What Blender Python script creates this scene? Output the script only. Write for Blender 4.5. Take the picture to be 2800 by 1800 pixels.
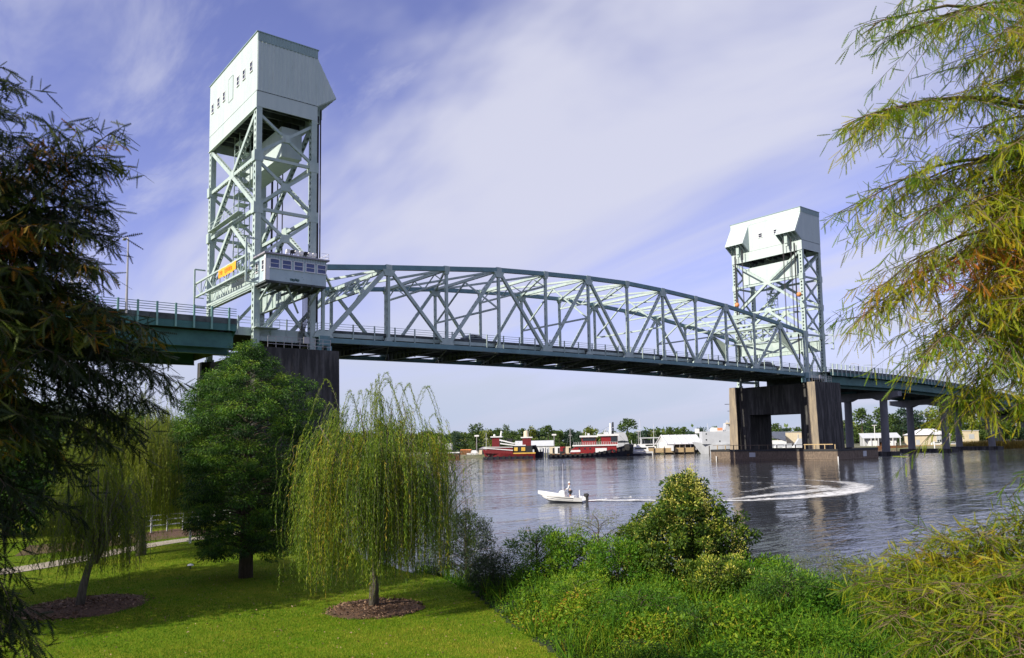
import bpy, math, random
import numpy as np
from mathutils import Vector, Matrix
sc = bpy.context.scene
for _o in list(bpy.data.objects): bpy.data.objects.remove(_o)
random.seed(7); rng = np.random.default_rng(11)
PI = math.pi; R_ = math.radians

# ------------------------------------------------------------------ camera
CAM = np.array([-45.532, -104.727, 6.36])
YAW, PITCH, ROLL = R_(40.3963), R_(4.9994), R_(-1.1463)
FW = np.array([math.sin(YAW)*math.cos(PITCH), math.cos(YAW)*math.cos(PITCH), math.sin(PITCH)])
_r = np.array([math.cos(YAW), -math.sin(YAW), 0.]); _u = np.cross(_r, FW)
RT = math.cos(ROLL)*_r + math.sin(ROLL)*_u; UP = -math.sin(ROLL)*_r + math.cos(ROLL)*_u
cd = bpy.data.cameras.new('camera'); cam = bpy.data.objects.new('camera', cd)
sc.collection.objects.link(cam); sc.camera = cam
M = Matrix(((RT[0], UP[0], -FW[0], CAM[0]), (RT[1], UP[1], -FW[1], CAM[1]), (RT[2], UP[2], -FW[2], CAM[2]), (0, 0, 0, 1)))
cam.matrix_world = M
cd.sensor_fit = 'HORIZONTAL'; cd.sensor_width = 36; cd.lens = 27.153
cd.shift_x = -0.0431; cd.shift_y = 0.0432; cd.clip_start = 0.2; cd.clip_end = 6000

# ------------------------------------------------------------------ light
SUN_EL, SUN_AZ = R_(34), R_(-88.5)            # azimuth clockwise from +Y
sd = bpy.data.lights.new('sun', 'SUN'); sun = bpy.data.objects.new('sun', sd); sc.collection.objects.link(sun)
sd.energy = 5.0; sd.angle = R_(0.53); sd.color = (1.0, 0.93, 0.80)
sv = Vector((math.sin(SUN_AZ)*math.cos(SUN_EL), math.cos(SUN_AZ)*math.cos(SUN_EL), math.sin(SUN_EL)))
sun.rotation_euler = sv.to_track_quat('Z', 'Y').to_euler()

w = bpy.data.worlds.new('World'); sc.world = w; w.use_nodes = True
nt = w.node_tree; nt.nodes.clear(); N = nt.nodes.new; LK = nt.links.new
out = N('ShaderNodeOutputWorld'); bg = N('ShaderNodeBackground'); bg.inputs['Strength'].default_value = 0.12
sky = N('ShaderNodeTexSky'); sky.sky_type = 'NISHITA'; sky.sun_disc = False
sky.sun_elevation = SUN_EL; sky.sun_rotation = SUN_AZ % (2*PI); sky.altitude = 0; sky.air_density = 1.0; sky.dust_density = 0.4; sky.ozone_density = 3.5
tc = N('ShaderNodeTexCoord'); sep = N('ShaderNodeSeparateXYZ'); LK(tc.outputs['Generated'], sep.inputs[0])
def mth(op, a, b=None, c=None, clamp=False):
    n = N('ShaderNodeMath'); n.operation = op; n.use_clamp = clamp
    for i, v in enumerate((a, b, c)):
        if v is None: continue
        if isinstance(v, (int, float)): n.inputs[i].default_value = v
        else: LK(v, n.inputs[i])
    return n.outputs[0]
zz = mth('MAXIMUM', sep.outputs[2], 0.0); zp = mth('ADD', zz, 0.16)
px_, py_ = mth('DIVIDE', sep.outputs[0], zp), mth('DIVIDE', sep.outputs[1], zp)
cmb = N('ShaderNodeCombineXYZ'); LK(px_, cmb.inputs[0]); LK(py_, cmb.inputs[1])
def clouds(loc, rot, scl, scale, detail, rough, lo, hi, dist=0.0):
    mp = N('ShaderNodeMapping'); LK(cmb.outputs[0], mp.inputs['Vector'])
    mp.inputs['Location'].default_value = loc; mp.inputs['Rotation'].default_value = (0, 0, R_(rot)); mp.inputs['Scale'].default_value = scl
    nz = N('ShaderNodeTexNoise'); LK(mp.outputs[0], nz.inputs['Vector'])
    nz.inputs['Scale'].default_value = scale; nz.inputs['Detail'].default_value = detail; nz.inputs['Roughness'].default_value = rough; nz.inputs['Distortion'].default_value = dist
    mr = N('ShaderNodeMapRange'); mr.interpolation_type = 'SMOOTHSTEP'; LK(nz.outputs['Fac'], mr.inputs[0]); mr.inputs[1].default_value = lo; mr.inputs[2].default_value = hi
    return mr.outputs[0]
SKY_CLOUD_LOC = (9.4, 2.6, 0)
c1 = clouds(SKY_CLOUD_LOC, 38, (1.0, 0.42, 1), 1.15, 5, 0.52, 0.37, 0.64, 0.6)
c2 = clouds((8.0, 2.0, 0), 62, (2.4, 0.8, 1), 1.6, 6, 0.62, 0.42, 0.74, 0.35)
mask = mth('MULTIPLY', mth('MAXIMUM', c1, mth('MULTIPLY', c2, 0.6)), 0.90)
hz = N('ShaderNodeMapRange'); LK(sep.outputs[2], hz.inputs[0]); hz.inputs[1].default_value = 0.0; hz.inputs[2].default_value = 0.22; hz.inputs[3].default_value = 0.92; hz.interpolation_type = 'SMOOTHSTEP'; hz.inputs[4].default_value = 0.0
tint = N('ShaderNodeMix'); tint.data_type = 'RGBA'; tint.blend_type = 'MULTIPLY'; tint.inputs[0].default_value = 1.0
LK(sky.outputs[0], tint.inputs[6]); tint.inputs[7].default_value = (1.20, 0.85, 1.10, 1)
mixc = N('ShaderNodeMix'); mixc.data_type = 'RGBA'; LK(mask, mixc.inputs[0]); LK(tint.outputs[2], mixc.inputs[6]); mixc.inputs[7].default_value = (4.35, 4.42, 5.25, 1)
mixh = N('ShaderNodeMix'); mixh.data_type = 'RGBA'; LK(hz.outputs[0], mixh.inputs[0]); LK(mixc.outputs[2], mixh.inputs[6]); mixh.inputs[7].default_value = (3.15, 3.65, 4.75, 1)
LK(mixh.outputs[2], bg.inputs['Color']); LK(bg.outputs[0], out.inputs['Surface'])
vs_ = sc.view_settings; vs_.view_transform = 'Standard'; vs_.look = 'None'; vs_.gamma = 1; vs_.exposure = 0.45; vs_.use_curve_mapping = False
sc.cycles.max_bounces = 8; sc.cycles.transparent_max_bounces = 12; sc.cycles.caustics_reflective = False; sc.cycles.caustics_refractive = False

WL = 0.4                                     # water level
# ------------------------------------------------------------------ helpers
def at(px, py, dep):
    return CAM + dep*(FW + (px-1520.7)/2111.9*RT - (py-1020.9)/2111.9*UP)
def gp(px, dep, z):                           # the point at height z seen in column px at that depth
    a = (px-1520.7)/2111.9; b = (CAM[2]-z)/dep + FW[2] + a*RT[2]; b /= UP[2]
    return CAM + dep*(FW + a*RT - b*UP)
RH = np.array([math.cos(YAW), -math.sin(YAW)]); FH = np.array([math.sin(YAW), math.cos(YAW)])
def uv2(u, v): p = CAM[:2] + u*RH + v*FH; return p[0], p[1]
def to_uv(x, y): d = np.array([x, y]) - CAM[:2]; return d@RH, d@FH
def link(o): sc.collection.objects.link(o); return o
def tag(o, label=None, cat=None, group=None, kind=None):
    if label: o['label'] = label
    if cat: o['category'] = cat
    if group: o['group'] = group
    if kind: o['kind'] = kind
    return o
def thing(name, label, cat, loc=(0, 0, 0), rz=0, group=None):
    o = link(bpy.data.objects.new(name, None)); o.location = loc; o.rotation_euler = (0, 0, rz); o.empty_display_size = 0.3
    return tag(o, label, cat, group)
def copy_tree(o, parent=None):
    c = o.copy(); link(c); c.parent = parent
    for ch in list(o.children): copy_tree(ch, c)
    return c
class MB:
    def __init__(s): s.v = []; s.f = []
    def quad(s, *p):
        n = len(s.v); s.v += [tuple(q) for q in p]; s.f.append(tuple(range(n, n+len(p)))); return s
    def box(s, x0, x1, y0, y1, z0, z1):
        n = len(s.v); s.v += [(x, y, z) for z in (z0, z1) for y in (y0, y1) for x in (x0, x1)]
        s.f += [(n, n+2, n+3, n+1), (n+4, n+5, n+7, n+6), (n, n+1, n+5, n+4), (n+2, n+6, n+7, n+3), (n, n+4, n+6, n+2), (n+1, n+3, n+7, n+5)]; return s
    def frame(s, p0, p1, ref):
        p0 = Vector(p0); p1 = Vector(p1); a = (p1-p0); L = a.length; a.normalize(); r = Vector(ref)
        b = r - a*a.dot(r)
        if b.length < 1e-4: b = Vector((1, 0, 0)) - a*a.x
        b.normalize(); c = a.cross(b); return p0, a, b, c, L
    def bar(s, p0, p1, w, d, ref=(0, 1, 0)):
        p0, a, b, c, L = s.frame(p0, p1, ref); n = len(s.v); e = p0 + a*L
        for q in (p0, e):
            for sb, sc_ in ((-1, -1), (1, -1), (1, 1), (-1, 1)): s.v.append(tuple(q + b*(sb*w/2) + c*(sc_*d/2)))
        s.f += [(n, n+3, n+2, n+1), (n+4, n+5, n+6, n+7)] + [(n+i, n+(i+1) % 4, n+4+(i+1) % 4, n+4+i) for i in range(4)]; return s
    def perf(s, p0, p1, w, d, ref=(0, 1, 0), pitch=0.95, t=0.03, hole=0.42):
        """box member, two solid web plates and two cover plates with real access holes"""
        P0, a, b, c, L = s.frame(p0, p1, ref)
        for sb in (-1, 1):
            q = b*(sb*(w/2-t/2)); s.bar(P0+q, P0+q+a*L, t, d, b)
        n = max(1, int(round(L/pitch))); st = L/n; wi = w-2*t; hx = min(st*0.30, 0.34); hy = wi*hole
        for sc_ in (-1, 1):
            for k in range(n):
                o = P0 + a*((k+.5)*st) + c*(sc_*(d/2-t/2))
                outer = [(-st/2, -wi/2), (0, -wi/2), (st/2, -wi/2), (st/2, 0), (st/2, wi/2), (0, wi/2), (-st/2, wi/2), (-st/2, 0)]
                inner = [(hx*math.cos(g), hy*math.sin(g)) for g in [R_(225+45*i) for i in range(8)]]
                m = len(s.v)
                for off in (-t/2, t/2):
                    for q in outer + inner: s.v.append(tuple(o + a*q[0] + b*q[1] + c*off))
                for i in range(8):
                    j = (i+1) % 8
                    s.f += [(m+i, m+j, m+8+j, m+8+i), (m+16+i, m+24+i, m+24+j, m+16+j), (m+8+i, m+8+j, m+24+j, m+24+i)]
        return s
    def tube(s, pts, rad, n=8, cap=True):
        pts = [Vector(p) for p in pts]; m = len(s.v)
        if not hasattr(rad, '__len__'): rad = [rad]*len(pts)
        up = None
        for i, p in enumerate(pts):
            t = (pts[min(i+1, len(pts)-1)] - pts[max(i-1, 0)]).normalized()
            if up is None: up = t.orthogonal().normalized()
            up = (up - t*t.dot(up)); up = up.normalized() if up.length > 1e-5 else t.orthogonal().normalized(); c = t.cross(up)
            for k in range(n):
                g = 2*PI*k/n; s.v.append(tuple(p + (up*math.cos(g) + c*math.sin(g))*rad[i]))
        for i in range(len(pts)-1):
            for k in range(n):
                a = m+i*n+k; b = m+i*n+(k+1) % n; s.f.append((a, b, b+n, a+n))
        if cap: s.f += [tuple(m+k for k in reversed(range(n))), tuple(m+(len(pts)-1)*n+k for k in range(n))]
        return s
    def poly(s, ring, off):                       # prism: ring of points extruded by off
        m = len(s.v); k = len(ring); off = Vector(off)
        s.v += [tuple(Vector(p)) for p in ring] + [tuple(Vector(p)+off) for p in ring]
        s.f += [tuple(range(m, m+k)), tuple(range(m+2*k-1, m+k-1, -1))] + [(m+i, m+k+i, m+k+(i+1) % k, m+(i+1) % k) for i in range(k)]; return s
    def ball(s, c, r, n=8, sz=1.0):
        m = len(s.v); h = n//2+1
        for i in range(1, h):
            t = PI*i/h
            for k in range(n): g = 2*PI*k/n; s.v.append((c[0]+r*math.sin(t)*math.cos(g), c[1]+r*math.sin(t)*math.sin(g), c[2]+r*sz*math.cos(t)))
        for i in range(h-2):
            for k in range(n): a = m+i*n+k; b = m+i*n+(k+1) % n; s.f.append((a, a+n, b+n, b))
        t = len(s.v); s.v += [(c[0], c[1], c[2]+r*sz), (c[0], c[1], c[2]-r*sz)]
        for k in range(n): s.f += [(t, m+k, m+(k+1) % n), (t+1, m+(h-2)*n+(k+1) % n, m+(h-2)*n+k)]
        return s
    def build(s, name, m, parent=None, smooth=False, label=None, bevel=0):
        me = bpy.data.meshes.new(name); me.from_pydata(s.v, [], s.f); me.materials.append(m)
        if smooth: me.polygons.foreach_set('use_smooth', [True]*len(me.polygons))
        me.update(); o = link(bpy.data.objects.new(name, me)); o.parent = parent
        if label: o['label'] = label
        if bevel:
            b = o.modifiers.new('bevel', 'BEVEL'); b.width = bevel; b.segments = 2; b.limit_method = 'ANGLE'
        return o

def mat(name, col, rough=0.6, var=0.12, scale=1.5, bump=0.0, bscale=20, metal=0.0, spec=0.4, stretch=(1, 1, 1), col2=None, lo=0.35, hi=0.7, rust=0):
    m = bpy.data.materials.new(name); m.use_nodes = True; t = m.node_tree; b = t.nodes['Principled BSDF']
    b.inputs['Roughness'].default_value = rough; b.inputs['Metallic'].default_value = metal; b.inputs['Specular IOR Level'].default_value = spec
    co = t.nodes.new('ShaderNodeTexCoord'); mp = t.nodes.new('ShaderNodeMapping'); t.links.new(co.outputs['Object'], mp.inputs[0]); mp.inputs['Scale'].default_value = stretch
    nz = t.nodes.new('ShaderNodeTexNoise'); nz.inputs['Scale'].default_value = scale; nz.inputs['Detail'].default_value = 6; nz.inputs['Roughness'].default_value = 0.62
    t.links.new(mp.outputs[0], nz.inputs['Vector'])
    mr = t.nodes.new('ShaderNodeMapRange'); t.links.new(nz.outputs['Fac'], mr.inputs[0]); mr.inputs[1].default_value = lo; mr.inputs[2].default_value = hi
    mx = t.nodes.new('ShaderNodeMix'); mx.data_type = 'RGBA'; t.links.new(mr.outputs[0], mx.inputs[0])
    c = np.array(col, float); c2 = np.array(col2, float) if col2 is not None else c*(1-2*var)
    mx.inputs[6].default_value = (*np.clip(c, 0, 1), 1); mx.inputs[7].default_value = (*np.clip(c2, 0, 1), 1)
    res = mx.outputs[2]
    if rust:      # grime and rust runs
        m3 = t.nodes.new('ShaderNodeMapping'); t.links.new(co.outputs['Object'], m3.inputs[0]); m3.inputs['Scale'].default_value = (1.6, 1.6, .35)
        n3 = t.nodes.new('ShaderNodeTexNoise'); n3.inputs['Scale'].default_value = 1.3; n3.inputs['Detail'].default_value = 8; n3.inputs['Roughness'].default_value = .7; t.links.new(m3.outputs[0], n3.inputs['Vector'])
        r3 = t.nodes.new('ShaderNodeMapRange'); t.links.new(n3.outputs['Fac'], r3.inputs[0]); r3.inputs[1].default_value = .56; r3.inputs[2].default_value = .74; r3.inputs[4].default_value = rust
        x3 = t.nodes.new('ShaderNodeMix'); x3.data_type = 'RGBA'; t.links.new(r3.outputs[0], x3.inputs[0]); t.links.new(res, x3.inputs[6]); x3.inputs[7].default_value = (.20, .15, .10, 1); res = x3.outputs[2]
    t.links.new(res, b.inputs['Base Color'])
    if bump:
        n2 = t.nodes.new('ShaderNodeTexNoise'); n2.inputs['Scale'].default_value = bscale; n2.inputs['Detail'].default_value = 4; t.links.new(mp.outputs[0], n2.inputs['Vector'])
        bp = t.nodes.new('ShaderNodeBump'); bp.inputs['Strength'].default_value = bump; bp.inputs['Distance'].default_value = 0.05
        t.links.new(n2.outputs['Fac'], bp.inputs['Height']); t.links.new(bp.outputs[0], b.inputs['Normal'])
    return m
def leafmat(name, stops, trans=0.35, rough=0.55, spec=0.25):
    """leaf colour from each leaf's own tint attribute, some light let through"""
    m = bpy.data.materials.new(name); m.use_nodes = True; t = m.node_tree; t.nodes.clear()
    o = t.nodes.new('ShaderNodeOutputMaterial'); p = t.nodes.new('ShaderNodeBsdfPrincipled'); tr = t.nodes.new('ShaderNodeBsdfTranslucent'); mx = t.nodes.new('ShaderNodeMixShader')
    a = t.nodes.new('ShaderNodeAttribute'); a.attribute_name = 'tint'; cr = t.nodes.new('ShaderNodeValToRGB')
    e = cr.color_ramp.elements; e[0].position = stops[0][0]; e[0].color = (*stops[0][1], 1); e[1].position = stops[-1][0]; e[1].color = (*stops[-1][1], 1)
    for q, c in stops[1:-1]: n = e.new(q); n.color = (*c, 1)
    t.links.new(a.outputs['Fac'], cr.inputs[0]); t.links.new(cr.outputs[0], p.inputs['Base Color']); t.links.new(cr.outputs[0], tr.inputs['Color'])
    p.inputs['Roughness'].default_value = rough; p.inputs['Specular IOR Level'].default_value = spec
    mx.inputs[0].default_value = trans; t.links.new(p.outputs[0], mx.inputs[1]); t.links.new(tr.outputs[0], mx.inputs[2]); t.links.new(mx.outputs[0], o.inputs['Surface'])
    return m
def inst_mesh(name, tv, tf, pos, Rm, tint, material, parent=None):
    """many small leaves in one mesh: template verts tv (K,3), faces tf, per-leaf 3x3 Rm and position"""
    tv = np.asarray(tv, float); K = len(tv); n = len(pos)
    V = np.einsum('nij,kj->nki', Rm, tv) + pos[:, None, :]
    V = V.reshape(-1, 3); tf = [list(f) for f in tf]; ls = [len(f) for f in tf]; flat = np.concatenate([np.array(f) for f in tf])
    loops = (flat[None, :] + (np.arange(n)*K)[:, None]).ravel().astype(np.int32)
    tot = np.tile(np.array(ls), n); start = np.concatenate([[0], np.cumsum(tot)[:-1]]).astype(np.int32)
    me = bpy.data.meshes.new(name); me.vertices.add(len(V)); me.vertices.foreach_set('co', V.ravel().astype(np.float32))
    me.loops.add(len(loops)); me.loops.foreach_set('vertex_index', loops)
    me.polygons.add(len(tot)); me.polygons.foreach_set('loop_start', start)
    at_ = me.attributes.new('tint', 'FLOAT', 'POINT'); at_.data.foreach_set('value', np.repeat(np.clip(tint, 0, 1), K).astype(np.float32))
    me.materials.append(material); me.update(calc_edges=True); me.validate()
    o = link(bpy.data.objects.new(name, me)); o.parent = parent; return o
def frames(d, scale, wid=None, roll=None):
    """per-leaf frame: template y axis along d"""
    d = d/np.linalg.norm(d, axis=1, keepdims=True); n = len(d)
    r = rng.normal(size=(n, 3)) if roll is None else roll
    x = np.cross(d, r); x /= np.linalg.norm(x, axis=1, keepdims=True)+1e-9; z = np.cross(x, d)
    s = np.asarray(scale).reshape(-1, 1)*np.ones((n, 1)); wd = s if wid is None else np.asarray(wid).reshape(-1, 1)*np.ones((n, 1))
    return np.stack([x*wd, d*s, z*wd], axis=2)
LEAF = ([(0, 0, 0), (.5, .45, .08), (0, 1, 0), (-.5, .45, .08)], [(0, 1, 2), (0, 2, 3)])
# ------------------------------------------------------------------ materials
STEEL = mat('pale_green_steel', (.45, .53, .49), .5, .10, .6, bump=.1, bscale=3, col2=(.32, .41, .39), rust=.5)
STEEL_D = mat('teal_steel', (.15, .27, .29), .5, .15, .5, bump=.1, bscale=3, col2=(.10, .19, .21), rust=.35)
STEEL_G = mat('green_girder_steel', (.055, .17, .155), .55, .2, .4, col2=(.03, .10, .095), bump=.1, bscale=3)
STEEL_U = mat('dark_mottled_steel', (.10, .12, .12), .7, .3, .8, col2=(.03, .035, .035))  # dark grey steel mottled darker, mostly for underside members
HOUSE = mat('corrugated_house_cladding', (.49, .56, .54), .5, .05, .5, col2=(.42, .50, .49), stretch=(2, 2, .25), rust=.22)
BAND = mat('dark_parapet_cladding', (.26, .36, .36), .5, .06, .5, stretch=(2, 2, .3))
CABM = mat('cabin_cladding', (.44, .54, .57), .5, .06, .8, col2=(.37, .46, .50), rust=.25)
TRIM = mat('white_trim', (.72, .72, .74), .5, .05, 2)
ROOFM = mat('cabin_roof_grey', (.35, .33, .38), .6, .08, 2)
DARK = mat('near_black_metal', (.02, .021, .023), .6, .1, 2)
ROPE = mat('greased_rope', (.035, .035, .04), .6, .1, 4)
GLASS = mat('blue_window_glass', (.03, .06, .20), .06, .2, .8, spec=.8)
DGLASS = mat('dark_window_glass', (.02, .025, .03), .1, .2, .8, spec=.8)
BLACKC = mat('stained_and_shaded_concrete', (.030, .029, .028), .9, .3, 1.3, col2=(.13, .125, .12), stretch=(1, 1, .13), lo=.45, hi=.78, rust=.2, bump=.25, bscale=6)  # algae-black streaked concrete, also used to paint shade on the piers
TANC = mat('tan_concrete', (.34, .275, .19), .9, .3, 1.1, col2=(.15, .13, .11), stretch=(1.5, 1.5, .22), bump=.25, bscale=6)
GREYC = mat('grey_concrete', (.20, .20, .21), .9, .2, .5, col2=(.13, .13, .14), stretch=(1, 1, .3), bump=.2, bscale=5)
ASPH = mat('bridge_asphalt', (.05, .05, .052), .85, .1, 2, bump=.2, bscale=40)
PLANK = mat('weathered_and_shaded_timber', (.24, .18, .13), .9, .3, 5, col2=(.05, .042, .038), stretch=(2, 2, .3))
ORANGE = mat('orange_vinyl', (.95, .40, .02), .6, .06, 2)
ORANGE2 = mat('darker_orange_print', (.75, .25, .01), .6, .06, 2)
ORB = mat('faded_orange_float', (.75, .28, .10), .6, .1, 2)
GALV = mat('galvanised_steel', (.42, .41, .41), .45, .12, 2, metal=.3)
WHITE = mat('white_paint', (.78, .78, .76), .45, .06, 1.5)
CREAM = mat('cream_paint', (.70, .60, .42), .6, .08, 1)
WOOD = mat('new_and_sunlit_pine', (.52, .38, .20), .8, .15, 3, stretch=(.4, .4, 2))
RED = mat('tug_red', (.17, .016, .018), .5, .15, 1)
REDB = mat('bright_red', (.26, .018, .02), .5, .12, 1)
NAVY = mat('navy_black_hull', (.012, .014, .03), .5, .3, 1)
RUBBER = mat('tyre_rubber', (.02, .02, .02), .8, .2, 4)
SHIPG = mat('haze_grey_paint', (.50, .52, .54), .55, .06, .6)
RUST = mat('rusty_steel', (.22, .10, .04), .85, .3, 2)
YEL = mat('yellow_paint', (.70, .45, .08), .5, .1, 1)
BARK = mat('tree_bark', (.085, .065, .045), .9, .3, 8, stretch=(2, 2, .4), bump=.8, bscale=14)
TWIG = mat('tan_twig_bark', (.15, .105, .06), .8, .2, 8)
BARKG = mat('grey_willow_bark', (.16, .14, .11), .9, .3, 8, stretch=(2, 2, .4), bump=.8, bscale=14)
Lb = 12*10.363; PN = 10.363; TW = 20.349
def cam_z(i): return 0.0148*i*(12-i)
ZT = [31.9, 33.01, 34.05, 35.09, 35.66, 36.12, 36.36]
def zb(i): return 21.32 + cam_z(i)
def zt(i): return ZT[min(i, 12-i)] + cam_z(i)

# ================================================================== lift span
span = thing('lift_span', 'long curved-top steel truss span between the two tall lift towers, over the river', 'truss bridge', (0, 0, 0))
for y, near in ((0, 1), (TW, 0)):
    for i in range(12):
        x0, x1 = i*PN, (i+1)*PN
        MB().bar((x0, y, zb(i)), (x1, y, zb(i+1)), .62, .70).build('bottom_chord', STEEL_D, span)
        MB().bar((x0, y, zt(i)), (x1, y, zt(i+1)), .66, .74).build('top_chord', STEEL_D, span)
        a, b = ((x0, zb(i)), (x1, zt(i+1))) if i % 2 == 0 else ((x0, zt(i)), (x1, zb(i+1)))
        MB().perf((a[0], y, a[1]), (b[0], y, b[1]), .50, .62 if i in (0, 11) else .48, pitch=1.0, hole=.3).build('diagonal_brace', STEEL, span)
    for i in range(13):
        x = i*PN
        MB().perf((x, y, zb(i)+.3), (x, y, zt(i)-.3), .46, .42, pitch=1.4, hole=.25).build('vertical_post', STEEL, span)
        gg = []
        if i % 2 == 0:
            k = .95 if i not in (0, 12) else 1.2
            gg.append(MB()); gg[-1].poly([(x-k*1.25, y-.33, zb(i)+.38), (x+k*1.25, y-.33, zb(i)+.38), (x+k*.7, y-.33, zb(i)+1.35), (x-k*.7, y-.33, zb(i)+1.35)], (0, .66, 0))
            gg.append(MB()); gg[-1].poly([(x-.45, y-.35, zt(i)-.34), (x+.45, y-.35, zt(i)-.34), (x+.3, y-.35, zt(i)-.9), (x-.3, y-.35, zt(i)-.9)], (0, .7, 0))
        else:
            gg.append(MB()); gg[-1].poly([(x-1.1, y-.35, zt(i)-.34), (x+1.1, y-.35, zt(i)-.34), (x+.6, y-.35, zt(i)-1.3), (x-.6, y-.35, zt(i)-1.3)], (0, .7, 0))
            gg.append(MB()); gg[-1].poly([(x-.55, y-.33, zb(i)+.38), (x+.55, y-.33, zb(i)+.38), (x+.3, y-.33, zb(i)+.95), (x-.3, y-.33, zb(i)+.95)], (0, .66, 0))
        gg[0 if i % 2 else 1].box(x-.5, x+.5, y-.37, y+.37, zt(i)-.42, zt(i)+.42)
        for g in gg: g.build('gusset_plate', STEEL, span)
# top laterals and sway frames
for i in range(0, 13):
    x = i*PN; z = zt(i)
    if i not in (0, 12): MB().perf((x, .3, z-.1), (x, TW-.3, z-.1), .4, .5, (1, 0, 0), pitch=1.3).build('top_strut', STEEL, span)
    if i < 12:
        x1 = x+PN; z1 = zt(i+1)
        MB().bar((x, .3, z-.1), (x1, TW-.3, z1-.1), .34, .30, (0, 0, 1)).build('top_lateral_brace', STEEL, span)
        MB().bar((x, TW-.3, z-.12), (x1, .3, z1-.12), .34, .26, (0, 0, 1)).build('top_lateral_brace', STEEL, span)
    if i in (2, 3, 4, 5, 6, 7, 8, 9, 10) :
        zl = 28.6+cam_z(i) if i % 2 else z-2.2
        MB().bar((x, .3, zl), (x, TW-.3, zl), .26, .30, (1, 0, 0)).build('sway_strut', STEEL, span)
        if i % 2:
            MB().bar((x, .3, zl), (x, TW/2, z-.35), .24, .26, (1, 0, 0)).build('sway_brace', STEEL, span)
            MB().bar((x, TW-.3, zl), (x, TW/2, z-.35), .24, .26, (1, 0, 0)).build('sway_brace', STEEL, span)
        else:
            for s in range(6):
                ya = .3+(TW-.6)*s/6; yb = .3+(TW-.6)*(s+1)/6; za, zb_ = (zl, z-.3) if s % 2 == 0 else (z-.3, zl)
                MB().bar((x, ya, za), (x, yb, zb_), .14, .16, (1, 0, 0)).build('sway_brace', STEEL, span)
# portal frames in the plane of the end posts
for e in (0, 1):
    def PP(t, y):   # point on the end-post plane, t 0..1
        x = PN*t; z = zb(0)+(zt(1)-zb(0))*t
        return (x if e == 0 else Lb-x, y, z)
    MB().perf(PP(.97, .3), PP(.97, TW-.3), .45, .6, (1, 0, 0), pitch=1.0).build('portal_strut', STEEL, span)
    MB().perf(PP(.72, 3.2), PP(.72, TW-3.2), .40, .45, (1, 0, 0), pitch=1.0).build('portal_strut', STEEL, span)
    for s in range(8):
        ya = 3.2+(TW-6.4)*s/8; yb = 3.2+(TW-6.4)*(s+1)/8
        a, b = (.72, .97) if s % 2 == 0 else (.97, .72)
        MB().bar(PP(a, ya), PP(b, yb), .2, .2).build('portal_brace', STEEL, span)
    for y0, y1, ym in ((.3, 3.2, 1.2), (TW-.3, TW-3.2, TW-1.2)):
        k = MB(); pts = [PP(.42, y0), PP(.56, y0+(y1-y0)*.25), PP(.66, y0+(y1-y0)*.6), PP(.72, y1)]
        for a, b in zip(pts[:-1], pts[1:]): k.bar(a, b, .4, .3)
        k.poly([PP(.45, y0), PP(.60, y0+(y1-y0)*.35), PP(.72, y1), PP(.95, y0)], (0.02, 0, .04))
        k.build('portal_knee', STEEL, span)
# floor system
for i in range(13):
    x = i*PN; z = zb(i)
    f = MB().box(x-.05, x+.05, .3, TW-.3, z-.36, z+1.15).box(x-.28, x+.28, .3, TW-.3, z-.42, z-.36).box(x-.28, x+.28, .3, TW-.3, z+1.15, z+1.21)
    for k in range(1, 14):
        yy = .3+(TW-.6)*k/14; f.box(x-.24, x+.24, yy-.04, yy+.04, z-.36, z+1.15)
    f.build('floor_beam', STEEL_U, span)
for i in range(12):
    x0, x1 = i*PN+.3, (i+1)*PN-.3; za, zc = zb(i), zb(i+1)
    for k in range(7):
        y = 2.2+(TW-4.4)*k/6
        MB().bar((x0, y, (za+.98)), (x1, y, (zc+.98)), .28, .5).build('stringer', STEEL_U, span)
    MB().bar((x0, .4, za-.28), (x1, TW-.4, zc-.28), .22, .1, (0, 0, 1)).build('bottom_lateral_brace', STEEL_U, span)
    MB().bar((x0, TW-.4, za-.28), (x1, .4, zc-.28), .22, .12, (0, 0, 1)).build('bottom_lateral_brace', STEEL_U, span)
    MB().quad((i*PN, 1.4, za+1.42), ((i+1)*PN, 1.4, zc+1.42), ((i+1)*PN, TW-1.4, zc+1.42), (i*PN, TW-1.4, za+1.42)) \
        .quad((i*PN, 1.4, za+1.26), (i*PN, TW-1.4, za+1.26), ((i+1)*PN, TW-1.4, zc+1.26), ((i+1)*PN, 1.4, zc+1.26)).build('roadway_deck', ASPH, span)
    for y in (1.2, TW-1.2):
        MB().bar((i*PN, y, za+.98), ((i+1)*PN, y, zc+.98), .14, .56).build('deck_fascia', STEEL, span)
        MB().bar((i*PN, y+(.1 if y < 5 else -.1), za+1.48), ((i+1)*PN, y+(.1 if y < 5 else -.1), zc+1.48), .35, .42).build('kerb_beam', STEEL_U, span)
        for q in (1.95, 2.3, 2.65):
            MB().bar((i*PN, y, za+q), ((i+1)*PN, y, zc+q), .05, .06).build('rail', STEEL, span)
        for k in range(3):
            t = (k+.5)/3; x = (i+t)*PN; z = za+(zc-za)*t
            MB().box(x-.09, x+.09, y-.2, y-.05, z+.5, z+2.72).build('rail_post', STEEL, span)

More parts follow.
